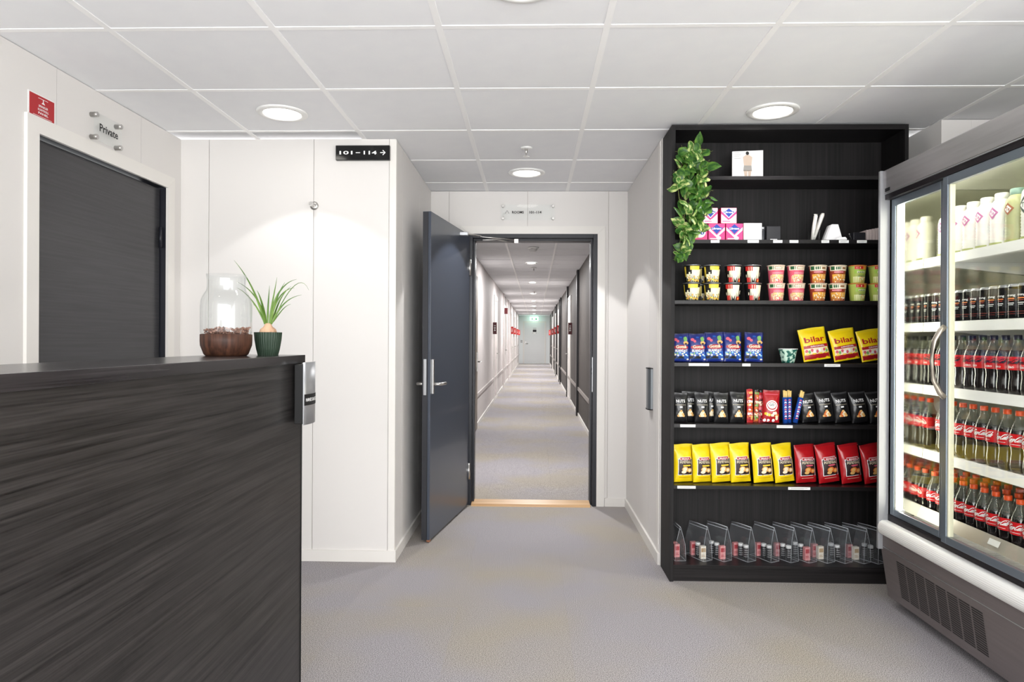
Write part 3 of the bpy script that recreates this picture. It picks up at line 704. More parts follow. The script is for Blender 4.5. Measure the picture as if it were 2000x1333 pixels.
# ---------------------------------------------------------------- bookcase
BX0, BX1, BYF, BYB, BZ = .719, 1.917, 3.51, 3.752, 2.350
def bx(px, Y=3.58):   # column on the shelf front -> metres along the bookcase
    k = {3.525: (.730, .002605), 3.55: (.735, .002623), 3.58: (.741, .002645), 3.6: (.745, .002662), 3.62: (.749, .002675), 3.65: (.7545, .0027)}[Y]
    return k[0] + (px - 1313) * k[1]
bc = thing('bookcase', 'tall black wood shelving unit with open shelves stocked with snacks and toiletries', 'shelving', (BX0, BYB, 0))
def rb(x0, x1, y0, y1, z0, z1): return (x0 - BX0, x1 - BX0, y0 - BYB, y1 - BYB, z0, z1)
ST = .019
put('side_panel', MB().box(*rb(BX0, BX0 + ST, BYF, BYB, 0, BZ)), M_WOODV, bc, bevel=.0008)
put('side_panel', MB().box(*rb(BX1 - ST, BX1, BYF, BYB, 0, BZ)), M_WOODV, bc, bevel=.0008)
put('top_panel', MB().box(*rb(BX0 + ST, BX1 - ST, BYF, BYB, BZ - .026, BZ)), M_WOODH, bc)
put('back_panel', MB().box(*rb(BX0 + ST, BX1 - ST, BYB - .008, BYB, 0, BZ - .026)), M_WOODV, bc)
put('plinth', MB().box(*rb(BX0 + ST, BX1 - ST, BYF + .012, BYF + .03, 0, .064)), M_WOODH, bc)
SH = [2.089, 1.762, 1.449, 1.127, .811, .494, .083]
for z in SH:
    put('shelf', MB().box(*rb(BX0 + ST + .0005, BX1 - ST - .0005, BYF + .012, BYB - .0085, z - .019, z)), M_WOODH, bc, bevel=.0008)
ZS = {i + 1: z for i, z in enumerate(SH)}
# paper price strips on the shelf edges
tags = [(2, 1387, 1404), (2, 1459, 1481), (2, 1509, 1527), (2, 1541, 1558), (2, 1603, 1618), (2, 1637, 1656), (2, 1672, 1691), (4, 1345, 1385), (4, 1450, 1466), (4, 1610, 1641), (5, 1329, 1359), (5, 1518, 1549), (6, 1324, 1360), (6, 1541, 1584)]
tw = {2: 'toiletries shelf', 4: 'sweets shelf', 5: 'nuts shelf', 6: 'chips shelf'}
od = ('first', 'second', 'third', 'fourth', 'fifth', 'sixth', 'seventh', 'eighth', 'ninth', 'tenth', 'eleventh', 'twelfth', 'thirteenth', 'fourteenth', 'fifteenth', 'sixteenth', 'seventeenth', 'eighteenth')
cnt = {}
for s_, a, b in tags:
    k = cnt.get(s_, 0); cnt[s_] = k + 1
    wd = (b - a) * .0026; x = bx((a + b) / 2, 3.525)
    m_ = MB().box(-wd / 2, wd / 2, -.0012, 0, -.007, .007, 0)
    m_.box(-wd * .38, wd * .38, -.0015, -.0012, .0005, .0022, 1).box(-wd * .38, wd * .2, -.0015, -.0012, -.003, -.0015, 1)
    tag(put('price_tag', m_, [M_WHITE, mat('tag_print', (150, 150, 150), .6)], loc=(x, BYF + .012, ZS[s_] - .0095)), 'white paper price strip, %s from the ivy end along the %s' % (od[k], tw[s_]), 'price tag', 'price strips on the %s' % tw[s_])
# framed card with a back view figure
cd = thing('photo_card', 'white card with a pale standing back-view figure on the uppermost shelf', 'card', (bx(1462, 3.58), 3.60, ZS[1] + .0006), (0, 0, .04))
m_ = MB(); m_.add([(-.083, 0, 0), (.080, 0, 0), (.084, .012, .158), (-.079, .012, .150), (-.083, .007, 0), (.080, .007, 0), (.084, .019, .158), (-.079, .019, .150)], [(0, 1, 2, 3), (4, 7, 6, 5), (0, 4, 5, 1), (1, 5, 6, 2), (2, 6, 7, 3), (3, 7, 4, 0)])
put('board', m_, M_PW, cd)
m_ = MB(); FC = lambda x, z: (x, z * .0765 - .0008, z)
def blob(mb, pts, mi): mb.add([FC(*p) for p in pts], [tuple(range(len(pts)))], mi)
m_ = MB()
blob(m_, [(-.016, .004), (-.004, .004), (-.002, .05), (-.022, .05)], 0); blob(m_, [(.002, .004), (.012, .004), (.02, .05), (0, .05)], 0)
blob(m_, [(-.024, .045), (.022, .045), (.02, .075), (-.020, .075)], 1); blob(m_, [(-.020, .075), (.02, .075), (.026, .12), (.008, .132), (-.008, .132), (-.024, .12)], 0)
blob(m_, [(.009 * math.cos(a * PI / 6), .141 + .010 * math.sin(a * PI / 6)) for a in range(12)], 2)
for k in range(4): blob(m_, [(-.07, .112 + k * .01), (-.035 - .006 * (k % 2), .112 + k * .01), (-.035 - .006 * (k % 2), .114 + k * .01), (-.07, .114 + k * .01)], 1)
put('print', m_, [mat('figure_skin', (206, 186, 170), .6), mat('figure_grey', (160, 156, 152), .6), M_INK], cd, fix=False)
# ---- toiletries shelf
def carton(name, px0, px1, ypx0, dep, mats, lab, cat, grp, Y=3.58, z=None, face=None, hpx=None, rot=0, sh=2):
    wd = (px1 - px0) * .00265; h = hpx * .00265; z = ZS[sh] if z is None else z
    t = thing(name, lab, cat, (bx((px0 + px1) / 2, Y), Y + dep / 2, z), (0, 0, rot), grp)
    put('box', MB().box(-wd / 2, wd / 2, -dep / 2, dep / 2, 0.0004, h), mats[0], t, bevel=.0015)
    if face: face(t, wd, h, -dep / 2 - .0009)
    return t, z + h
M_PINK = mat('box_pink', (226, 62, 130), .35); M_LPINK = mat('box_pale_pink', (250, 216, 228), .35); M_BLUE = mat('logo_blue', (28, 66, 160), .4); M_DPINK = mat('box_deep_pink', (196, 24, 92), .35)
def lib_face(upper):
    def f(t, wd, h, y):
        P = lambda mb, pts, mi, e=0: mb.add([(p[0] * wd, y - e, p[1] * h) for p in pts], [tuple(range(len(pts)))], mi)
        m = MB()
        P(m, [(-.48, .02), (.48, .02), (.48, .98), (-.48, .98)], 0 if upper else 1)
        P(m, [(-.48, .98), (-.28, .98), (0, .45), (.28, .98), (.48, .98), (0, .22)], 1 if upper else 0, .0002) if False else None
        P(m, [(-.48, .62), (0, .2), (0, .34), (-.48, .8)], 1 if upper else 0, .0002); P(m, [(.48, .62), (.48, .8), (0, .34), (0, .2)], 1 if upper else 0, .0002)
        P(m, [(-.3, .72), (0, .40), (.3, .72), (0, .97)], 2, .0004)
        P(m, [(-.33, .66), (.33, .66), (.33, .78), (-.33, .78)], 2, .0005)
        v, fa = text2d('Libresse', wd * .56, h * .12, .15); m.add([(a, y - .0009, b + h * .72) for a, b in v], fa, 3)
        P(m, [(-.4, .12), (.1, .12), (.1, .17), (-.4, .17)], 3 if not upper else 1, .0004)
        P(m, [(.12 + .14 * math.cos(a * PI / 5), .18 + .11 * math.sin(a * PI / 5)) for a in range(10)], 3, .0003)
        put('printed_label', m, [M_LPINK, M_PINK, M_BLUE, M_PW], t, fix=False)
    return f
def ob_face(t, wd, h, y):
    m = MB(); r = .34 * wd
    m.add([(r * math.cos(a * PI / 10) + .05 * wd, y - .0002, h * .52 + r * math.sin(a * PI / 10)) for a in range(20)], [tuple(range(20))], 0)
    v, fa = text2d('ob', wd * .5, wd * .3); m.add([(a + .05 * wd, y - .0006, b + h * .52) for a, b in v], fa, 1)
    put('printed_label', m, [M_PW, M_BLUE], t, fix=False)
gp_ = 'pink pad boxes'
_, zt = carton('tampon_box', 1349, 1381, 0, .07, [M_PINK], 'pink box with a round white ob logo, half behind the hanging ivy', 'box', gp_, hpx=34, face=ob_face)
_, zt1 = carton('pad_box', 1382.5, 1415.5, 0, .09, [M_DPINK], 'pink pad box with blue diamond logo, lower layer beside the ob box', 'box', gp_, hpx=35, face=lib_face(False))
_, zt2 = carton('pad_box', 1417, 1450.5, 0, .09, [M_DPINK], 'pink pad box with blue diamond logo, lower layer beside the white carton', 'box', gp_, hpx=35, face=lib_face(False))
carton('pad_box', 1372, 1401, 0, .09, [M_DPINK], 'pink pad box with blue diamond logo, upper layer behind the ivy', 'box', gp_, hpx=31, face=lib_face(True), z=zt1)
carton('pad_box', 1407, 1438, 0, .09, [M_DPINK], 'pink pad box with blue diamond logo, upper layer, clear of the ivy', 'box', gp_, hpx=31, face=lib_face(True), z=zt2)
carton('white_carton', 1452, 1487.5, 0, .10, [M_PW], 'plain white carton beside the pink pad boxes', 'box', None, hpx=36)
t_, _ = carton('black_box', 1497, 1524, 0, .10, [mat('black_card', (36, 36, 40), .3)], 'matt black carton in the middle of the toiletries shelf', 'box', None, hpx=31, Y=3.6)
put('printed_label', MB().box(-.018, .018, -.0512, -.0506, .012, .015), M_PW, t_)
t_ = thing('toiletry_tube', 'slim dark tube standing between the white carton and the black box', 'tube', (bx(1492, 3.6), 3.625, ZS[2]))
put('tube', MB().lathe([(.010, 0), (.011, .004), (.011, .06), (.009, .066)], 18), mat('dark_tube', (60, 62, 66), .25), t_)
put('cap', MB().lathe([(.0112, .066), (.0112, .08), (.010, .082)], 18), M_SILVER, t_)
tg = thing('glass_tumbler', 'clear glass tumbler holding two white wrapped toothbrushes', 'glass', (bx(1592, 3.6), 3.62, ZS[2] + .0004))
put('glass', MB().lathe([(.025, .0005), (.032, .062), (.0305, .062), (.024, .004), (.001, .004)], 28, cap1=False), M_JAR, tg)
M_WRAP = mat('wrap_paper', (238, 234, 226), .5)
for i, (x0, x1, z1, wd, lb) in enumerate(((-.012, .006, .142, .015, 'shorter white wrapped stick standing in the glass tumbler'), (-.002, .046, .148, .017, 'longer white wrapped stick slanting out of the glass tumbler'))):
    w_ = tag(put('wrapped_toothbrush', MB().tube([(x0, 0, .002), ((x0 + x1) / 2, 0, z1 * .5), (x1, 0, z1 * .93), (x1 * 1.07, 0, z1)], [wd * .8, wd, wd, wd * .75], 10, flat=.6), M_WRAP, loc=(bx(1592, 3.6), 3.613 + .016 * i, ZS[2] + .006)), lb, 'toothbrush', 'wrapped sticks in the tumbler')
t_ = thing('white_pyramid_box', 'white wedge-shaped paper box with sloping sides beside the tumbler', 'box', (bx(1630, 3.6), 3.61, ZS[2] + .0006))
put('box', MB().prism([(-.048, 0), (.048, 0), (.021, .094), (-.012, .094)], 0, .06, 'y'), M_PW, t_, bevel=.001)
t_ = thing('sachet', 'flat white sachet lying in front of the wedge-shaped box', 'sachet', (bx(1638, 3.58), 3.573, ZS[2] + .0006))
put('sachet', MB().prism([(-.028, 0), (.028, 0), (.028, .011), (.02, .019), (-.01, .016), (-.028, .006)], -.02, .01, 'y'), M_PW, t_)
t_ = thing('black_comb', 'slim black stick with chrome end leaning beside the small black box', 'comb', (bx(1662, 3.6), 3.60, ZS[2]))
put('handle', MB().tube([(.004, 0, .003), (-.010, 0, .036)], .0035, 8), M_BLACK, t_)
put('tip', MB().tube([(-.010, 0, .036), (-.013, 0, .044)], .0036, 8), M_CHROME, t_)
carton('black_box', 1666, 1689, 0, .06, [mat('black_card', (36, 36, 40), .3)], 'small black carton near the fridge end of the toiletries shelf', 'box', None, hpx=19, Y=3.6)
for i in range(7):
    x = bx(1694 + 5.6 * i, 3.6)
    carton('dental_kit_box', 1691.2 + 5.7 * i, 1696.4 + 5.7 * i, 0, .11, [mat('pale_wood_card', (206, 192, 188), .5)], 'narrow upright beige carton, %s in the tight row beside the fridge end' % od[i], 'box', 'narrow beige cartons', hpx=(24 + i * 1.1), Y=3.6)
# ---- noodle and couscous cups
def cup_proto(kind, lab, grp):
    t = thing('instant_cup', lab, 'cup', (0, 0, 0), group=grp)
    H_, r0, r1 = .0935, .033, .0435
    rz = lambda z: r0 + (r1 - r0) * z / H_
    pal = {'black': M_BLACK, 'redblack': M_BLACK, 'pink': mat('cup_pink', (222, 96, 118), .4), 'pasta': mat('cup_brown', (150, 62, 44), .4), 'green': mat('cup_green', (166, 180, 84), .4)}
    put('cup', MB().lathe([(r0, 0.0003), (r0 + .001, .003), (rz(.08), .08), (r1, .089)], 28), pal[kind], t)
    put('lid', MB().lathe([(r1, .089), (r1 + .0022, .090), (r1 + .0022, .0925), (r1 - .004, .0935)], 28), {'black': M_SILVER, 'redblack': M_SILVER, 'pink': mat('lid_cream', (232, 222, 196), .4), 'pasta': mat('lid_cream', (232, 222, 196), .4), 'green': mat('lid_orange', (214, 120, 60), .4)}[kind], t)
    m = MB()
    def patch(a0, a1, z0, z1, mi, e=.0006, n=None):
        n = n or max(1, int((a1 - a0) / 14))
        for k in range(n):
            b0 = math.radians(a0 + (a1 - a0) * k / n - 90); b1 = math.radians(a0 + (a1 - a0) * (k + 1) / n - 90)
            m.add([((rz(z) + e) * math.cos(b), (rz(z) + e) * math.sin(b), z) for b, z in ((b0, z0), (b1, z0), (b1, z1), (b0, z1))], [(0, 1, 2, 3)], mi)
    def dots(a0, a1, z0, z1, mi, n, s=3.2, e=.0012):
        for _ in range(n):
            a = R.uniform(a0, a1); z = R.uniform(z0, z1); patch(a, a + R.uniform(3, 9) * s / 3, z, z + R.uniform(.002, .005) * s / 3, mi, e, 1)
    if kind == 'black':
        mats = [mat('cup_cream', (246, 238, 206), .45), mat('cup_yellow', (236, 208, 72), .4), mat('cup_olive', (176, 160, 70), .5), M_BLACK, mat('cup_orange', (232, 160, 60), .4)]
        patch(-66, 72, .004, .045, 0); patch(-20, 72, .045, .07, 0); patch(-44, -32, .045, .055, 0); patch(-32, 40, .066, .086, 1, .0009)
        dots(-60, 60, .004, .022, 1, 16, 5); dots(-60, 60, .004, .03, 4, 8, 6); dots(-60, 58, .02, .04, 2, 6, 4)
        v, fa = text2d('NUDLER', .03, .008); m.add([(((rz(.076)) + .0016) * math.cos(-PI / 2 + (a + .003) / .04), (rz(.076) + .0016) * math.sin(-PI / 2 + (a + .003) / .04), b + .076) for a, b in v], fa, 3) if False else None
        patch(64, 86, .01, .05, 1); patch(66, 84, .055, .08, 2); patch(-84, -66, .03, .084, 1)
    elif kind == 'redblack':
        mats = [mat('cup_cream', (246, 238, 206), .45), mat('cup_red', (196, 34, 34), .4), mat('cup_orange', (232, 160, 60), .4), M_BLACK, M_PW]
        patch(-46, 46, .004, .082, 0); patch(-60, -6, .062, .086, 1, .0009); patch(-54, -22, .004, .028, 1, .0009); patch(28, 56, .004, .022, 1, .0009); patch(34, 50, .006, .016, 2, .0012)
        patch(56, 64, .034, .054, 0); patch(-62, -54, .03, .044, 0)
    elif kind == 'pink':
        mats = [mat('cup_paper', (240, 228, 204), .45), mat('logo_green', (40, 92, 52), .4), mat('cup_noodle', (228, 206, 140), .5), mat('cup_brown_spot', (150, 110, 70), .5), mat('cup_pink2', (236, 150, 160), .4)]
        patch(-80, 80, .066, .088, 0); patch(-66, -30, .07, .086, 1, .0009); patch(-22, 30, .071, .084, 3, .0009); patch(-18, 26, .0735, .0815, 0, .0012)
        patch(-40, 44, .048, .054, 4, .0009); patch(-62, 74, .004, .036, 2); patch(-44, 60, .036, .044, 2); dots(-56, 70, .004, .04, 0, 34, 4); dots(-30, 40, .004, .036, 3, 8, 2)
    elif kind == 'pasta':
        mats = [mat('cup_paper', (240, 228, 204), .45), mat('logo_green', (40, 92, 52), .4), mat('cup_pasta', (232, 170, 62), .5), mat('cup_brown_spot', (150, 110, 70), .5), mat('cup_pink2', (236, 190, 190), .4)]
        patch(-80, 80, .064, .088, 0); patch(-70, -42, .068, .086, 1, .0009); patch(-34, 0, .07, .084, 1, .0009); patch(10, 40, .072, .082, 3, .0009)
        patch(-46, 20, .054, .060, 4, .0009); patch(-62, 66, .004, .046, 2); dots(-58, 60, .004, .042, 0, 24, 4); dots(-40, 48, .004, .046, 3, 14, 3); patch(60, 70, .004, .06, 0)
    else:
        mats = [mat('cup_pale_green', (228, 230, 178), .45), mat('cup_red', (196, 34, 34), .4), mat('cup_lime', (150, 186, 60), .4), mat('cup_orange', (232, 160, 60), .4), mat('logo_green', (40, 92, 52), .4)]
        patch(-60, 70, .004, .034, 0); patch(-50, 56, .05, .068, 2); patch(-46, 10, .072, .087, 1, .0009); patch(10, 52, .07, .088, 3, .0007); patch(-30, 30, .052, .062, 0, .0012); patch(-26, 24, .054, .058, 4, .0015)
        patch(-26, 34, .034, .037, 4, .0012); dots(-26, 34, .004, .03, 3, 10, 4); patch(-34, -8, .075, .083, 0, .0012)
    put('printed_label', m, mats, t, fix=False)
    return reg(t)
protos = {}
row = [('black', 1351, 'yellow and black noodle cup'), ('black', 1391, 'yellow and black noodle cup'), ('redblack', 1431.5, 'red, cream and black noodle cup'), ('redblack', 1470, 'red, cream and black noodle cup'),
       ('pink', 1516.5, 'pink banded cream cup'), ('pink', 1555, 'pink banded cream cup'), ('pasta', 1597.5, 'brown and orange pasta cup'), ('pasta', 1636, 'brown and orange pasta cup'), ('green', 1674.5, 'lime green soup cup'), ('green', 1713.5, 'lime green soup cup')]
side_ = ['on the ivy side', 'on the fridge side']
seen_ = {}
for kind, px, nm in row:
    k = seen_.get(kind, 0); seen_[kind] = k + 1
    for lvl in (0, 1):
        z = ZS[3] + lvl * .0937; lab = '%s, %s one of the stack %s' % (nm, ('lower', 'upper')[lvl], side_[k])
        rz_ = R.uniform(-.25, .25); g_ = '%s cups' % nm
        off = .006 * (px - 1515) / 200
        if kind not in protos:
            protos[kind] = cup_proto(kind, lab, g_); protos[kind].location = (bx(px, 3.58), 3.585, z); protos[kind].rotation_euler = (0, 0, rz_)
        else: dup(protos[kind], (bx(px, 3.58) + R.uniform(-.002, .002), 3.585 + R.uniform(-.002, .004), z), (0, 0, rz_), lab, g_)
for k, px in enumerate((1371.5,)):
    for lvl in (0, 1):
        dup(protos['black'], (bx(px, 3.65), 3.694, ZS[3] + lvl * .0937), (0, 0, 1.1), 'yellow and black noodle cup, %s one in the back row between the front stacks' % ('lower', 'upper')[lvl], 'yellow and black noodle cup cups')
# ---- snack bags
def bag_proto(name, lab, w_, h_, d_, mats, decorate, grp, seal=.06, cat='snack bag', seed=1, nu=14, nv=16, pinch=.06, rough=.0016):
    t = thing(name, lab, cat, (0, 0, 0), group=grp)
    rr = random.Random(seed); ph = [rr.uniform(0, 6) for _ in range(6)]
    def B(u, v):
        vv = min(max((v - seal * .6) / (1 - seal * 1.9), 0), 1)
        return (max(math.sin(PI * u), 0) ** .55) * (max(math.sin(PI * vv), 0) ** .5)
    def F(u, v, s=-1, e=0.0):
        b = B(u, v); x = (u - .5) * w_ * (1 - pinch * b * (1 if True else 0)) * (1 - .03 * math.sin(PI * v))
        wr = rough * (math.sin(19 * v + ph[0] + 5 * u) * math.cos(11 * u + ph[1] + 7 * v)) * (.35 + .65 * (1 - b * .6)) if s < 0 else 0
        y = s * (b * d_ / 2 + .0008) + (wr if s < 0 else 0) - (e if s < 0 else -e)
        z = v * h_ + (.0015 * math.sin(6 * u + ph[2]) if v > .98 else 0)
        return (x, y, z + (.000 if v > 0 else .0003))
    m = MB(); 
    for s in (-1, 1):
        b0 = len(m.v)
        for j in range(nv + 1):
            for i in range(nu + 1): m.v.append(F(i / nu, j / nv, s))
        for j in range(nv):
            for i in range(nu):
                a = b0 + j * (nu + 1) + i; q = (a, a + 1, a + nu + 2, a + nu + 1)
                m.f.append(q if s < 0 else q[::-1]); m.m.append(1 if (j >= nv - 1 and len(mats) > 1) else 0); m.sm.append(True)
    k1 = (nu + 1) * (nv + 1)
    for j in range(nv):
        for i in (0, nu):
            a = j * (nu + 1) + i; m.f.append((a, a + nu + 1, k1 + a + nu + 1, k1 + a)); m.m.append(0); m.sm.append(False)
    put('pouch', m, mats[:2], t)
    dm = MB()
    class D:
        def rect(s, u0, u1, v0, v1, mi, e=.0008, nx=5, ny=5):
            vs = [F(u0 + (u1 - u0) * i / nx, v0 + (v1 - v0) * j / ny, -1, e) for j in range(ny + 1) for i in range(nx + 1)]
            dm.add(vs, [(j * (nx + 1) + i, j * (nx + 1) + i + 1, (j + 1) * (nx + 1) + i + 1, (j + 1) * (nx + 1) + i) for j in range(ny) for i in range(nx)], mi, True)
        def oval(s, cu, cv, ru, rv, mi, e=.0011, n=14, jit=0):
            vs = [F(cu, cv, -1, e)]
            for q in (.5, 1):
                vs += [F(cu + ru * q * (1 + rr.uniform(-jit, jit)) * math.cos(2 * PI * k / n), cv + rv * q * (1 + rr.uniform(-jit, jit)) * math.sin(2 * PI * k / n), -1, e) for k in range(n)]
            dm.add(vs, [(0, 1 + k, 1 + (k + 1) % n) for k in range(n)] + [(1 + k, 1 + n + k, 1 + n + (k + 1) % n, 1 + (k + 1) % n) for k in range(n)], mi, True)
        def text(s, st, cu, cv, wu, hv, mi, e=.0018, shear=0):
            v, fa = text2d(st, wu * w_, hv * h_, shear); dm.add([F(cu + a / w_, cv + b / h_, -1, e) for a, b in v], fa, mi)
    decorate(D(), rr)
    put('printed_label', dm, DM, t, fix=False)
    return reg(t)
M_YEL = mat('bag_yellow', (246, 214, 22), .3, coat=.3); M_CRISPR = mat('bag_red', (176, 22, 30), .28, coat=.3)
DM = [M_INK, M_PW, mat('print_red', (170, 26, 34), .35), mat('print_yellow', (240, 206, 60), .4), mat('print_tan', (226, 176, 104), .5), mat('print_blue', (30, 84, 170), .35),
      mat('print_green', (120, 176, 96), .4), mat('print_pink', (214, 92, 112), .4), mat('print_orange', (214, 112, 46), .5), mat('print_cream', (240, 226, 196), .5), mat('print_skyblue', (130, 190, 226), .4), mat('print_dark', (46, 30, 30), .4)]
def lineup(proto_fn, items, shelf, Y, lean, grp, labf, hw=.06):
    """items: (px centre, dy, rz, scale, roll)"""
    pr = None
    for i, it in enumerate(items):
        px, dy, rz, s, rl = it
        loc = (bx(px, Y), Y + dy, ZS[shelf] + .0006 + abs(lean) * .032 + abs(rl) * hw * .9); rot = (lean, rl, rz)
        if pr is None: pr = proto_fn(labf(i)); o = pr; pr.location = loc; pr.rotation_euler = rot; pr.scale = (s, s, s); pr['group'] = grp
        else: o = dup(pr, loc, rot, labf(i), grp, (s, s, s))
    return pr
# sweets
def deco_blue(d, rr):
    d.rect(.04, .96, .08, .36, 5); d.rect(.04, .7, .10, .20, 0, .001)
    for k in range(14): d.oval(rr.uniform(.1, .9), rr.uniform(.06, .34), .06, .03, rr.choice((1, 6, 10, 9)), .0016, 8, .2)
    d.oval(.2, .78, .10, .055, 7, .0012); d.oval(.32, .72, .08, .05, 7, .0013); d.oval(.78, .80, .12, .09, 6, .0012, jit=.15); d.oval(.80, .66, .16, .06, 4, .0014, jit=.2); d.oval(.8, .63, .08, .03, 11, .0018)
    d.oval(.5, .86, .10, .03, 5, .0012); d.oval(.52, .5, .44, .085, 2, .0016, jit=.05)
    d.text('Gott&', .52, .52, .66, .11, 9, .0030); d.text('BLANDAT', .52, .38, .74, .085, 1, .0022)
lineup(lambda l: bag_proto('candy_bag', l, .098, .157, .036, [mat('bag_blue', (26, 42, 120), .28, coat=.4), mat('bag_blue_dark', (20, 30, 90), .3)], deco_blue, '', seed=3),
       [(1329.5, 0, .0, .94, 0), (1363, .003, .0, .94, .0), (1396.5, 0, -.12, .98, -.02), (1432, .004, .08, .98, .02), (1472.5, 0, -.06, .98, .03)], 4, 3.58, -.10, 'blue candy bags',
       lambda i: 'blue bag of mixed sweets, %s from the white side wall' % od[i])
gb = thing('patterned_bowl', 'small green and white patterned cup between the blue and yellow bags', 'cup', (bx(1540.5, 3.58), 3.585, ZS[4] + .0006))
n = 32; m_ = MB(); prf = [(.031, 0), (.036, .02), (.044, .062), (.047, .072), (.0435, .066), (.034, .02), (.001, .004)]; vs = []
for i, (r, z) in enumerate(prf):
    for k in range(n):
        a = 2 * PI * k / n; q = r * (1 + .035 * math.cos(8 * a)) if i < 5 else r
        vs.append((q * math.cos(a), q * math.sin(a), z))
put('cup', m_.add(vs, [(i * n + k, i * n + (k + 1) % n, (i + 1) * n + (k + 1) % n, (i + 1) * n + k) for i in range(len(prf) - 1) for k in range(n)] + [tuple(range(n))[::-1]], 0, True), mat('cup_green_pattern', (26, 96, 84), .4, noise=((55, 55, 55), (196, 224, 206), .47, .56)), gb)
put('rim', MB().lathe([(.0465, .0705), (.0488, .073), (.0465, .0745), (.0445, .073)], 32, cap0=False, cap1=False), M_PW, gb)
def deco_bilar(d, rr):
    d.rect(.03, .97, .05, .19, 2); d.rect(.05, .95, .19, .38, 9, .0009); d.rect(.05, .97, .38, .47, 2, .001)
    for k in range(4): d.oval(.15 + .23 * k, .20, .09, .022, 3, .0014, 10)
    for k in range(9): d.oval(.12 + .095 * k, .30 + rr.uniform(-.04, .03), .05, .05, rr.choice((1, 6, 7, 9)), .0016, 8, .15)
    d.text('ORIGINAL', .55, .425, .56, .045, 1, .0020); d.text('bilar', .5, .64, .78, .17, 2, .0018)
lineup(lambda l: bag_proto('sweets_bag', l, .148, .172, .042, [M_YEL, mat('bag_yellow_seal', (230, 206, 40), .35)], deco_bilar, '', seed=5),
       [(1597, .0, .10, 1, -.15), (1655, .0, .14, .97, -.16), (1708, .0, .16, .96, -.15)], 4, 3.6, -.14, 'yellow sweets bags',
       lambda i: 'yellow and red bag printed bilar, %s from the green patterned cup' % od[i], .074)
# nuts
def deco_nuts(col):
    def f(d, rr):
        d.text('NUTS', .5, .72, .62, .10, 1, .0016); d.rect(.14, .86, .585, .592, 9, .0012, 4, 1)
        d.rect(.42, .62, .49, .54, 1, .0014, 2, 2)
        pts = [(.34, .22), (.46, .22), (.58, .22), (.70, .22), (.40, .28), (.52, .28), (.64, .28), (.46, .335), (.57, .335), (.52, .38)]
        for k, (a, b) in enumerate(pts): d.oval(a, b, .085, .040, (4, col, 9)[k % 3], .0014 + .0003 * k, 9, .12)
    return f
M_NUT = mat('bag_black', (20, 20, 22), .32, coat=.3)
pn1 = lineup(lambda l: bag_proto('nut_bag', l, .082, .158, .034, [M_NUT, mat('bag_black_seal', (52, 52, 54), .3)], deco_nuts(9), '', seed=8),
       [(1329.5, .0, .0, .97, .0), (1350, .034, .0, 1, .0), (1372, .0, .0, .98, .0), (1394, .034, -.06, .99, .02), (1410, .0, .0, .98, .0), (1441, -.005, .05, 1, .02)], 5, 3.58, -.06, 'black nut bags beside the wall',
       lambda i: 'small black bag printed NUTS with pale nuts, %s from the white side wall' % od[i])
lineup(lambda l: bag_proto('nut_bag', l, .086, .160, .036, [M_NUT, mat('bag_black_seal', (52, 52, 54), .3)], deco_nuts(8), '', seed=9),
       [(1583, .0, .0, .93, -.12), (1615, -.003, .0, 1, -.12), (1648, .0, -.04, .97, -.14), (1681, -.004, .0, 1, -.12), (1716, .0, .0, 1, -.16)], 5, 3.58, -.06, 'black nut bags beside the fridge',
       lambda i: 'black bag printed NUTS with orange nuts, %s after the blue wafer packs' % od[i])
def deco_bar(cols):
    def f(d, rr):
        for k in range(10): d.rect(.06, .94, .05 + .09 * k, .05 + .09 * k + .07, cols[k % len(cols)], .0008, 3, 2)
        for k in range(12): d.oval(rr.uniform(.2, .8), rr.uniform(.1, .9), .2, .025, rr.choice(cols), .0015, 8, .2)
    return f
for i, (px, ww, hh, cols, base, lb) in enumerate(((1466, .034, .176, (2, 4, 1, 8), (196, 40, 44), 'tall red and gold snack bar, first of the three slim bars'), (1478, .026, .172, (8, 6, 9, 2), (150, 60, 40), 'slim orange and green snack bar between two red bars'), (1490, .034, .168, (7, 2, 9, 0), (184, 60, 70), 'pink snack bar with a dark top beside the red emblem bag'))):
    b_ = bag_proto('snack_bar', lb, ww, hh, .02, [mat('bar_%d' % (i + 1), base, .3), M_RED if i == 0 else M_NUT], deco_bar(cols), 'slim snack bars', seed=20 + i)
    b_.location = (bx(px, 3.6), 3.6 + .005 * i, ZS[5] + .0006); b_.rotation_euler = (-.04, (.0, .05, -.03)[i], .1)
def deco_emb(d, rr):
    d.oval(.52, .52, .36, .17, 1); d.oval(.52, .52, .30, .13, 2, .0014); d.oval(.52, .53, .26, .10, 1, .0018); d.text('GO', .5, .55, .3, .08, 0, .0026)
    for k in range(16): d.oval(rr.uniform(.12, .9), rr.uniform(.06, .3), .09, .05, rr.choice((9, 3, 2, 1, 8)), .0014 + .0001 * k, 8, .2)
    d.rect(.1, .9, .86, .885, 7, .001)
b_ = bag_proto('candy_bag', 'red bag with a round white emblem between the snack bars and wafer packs', .086, .168, .036, [M_CRISPR, mat('bag_red_seal', (150, 20, 28), .3)], deco_emb, None, seed=31)
b_.location = (bx(1506, 3.58), 3.577, ZS[5] + .005); b_.rotation_euler = (-.08, .04, -.1)
M_TUBE = mat('wafer_blue', (30, 78, 168), .3); M_TIP = mat('wafer_tip', (238, 206, 130), .5)
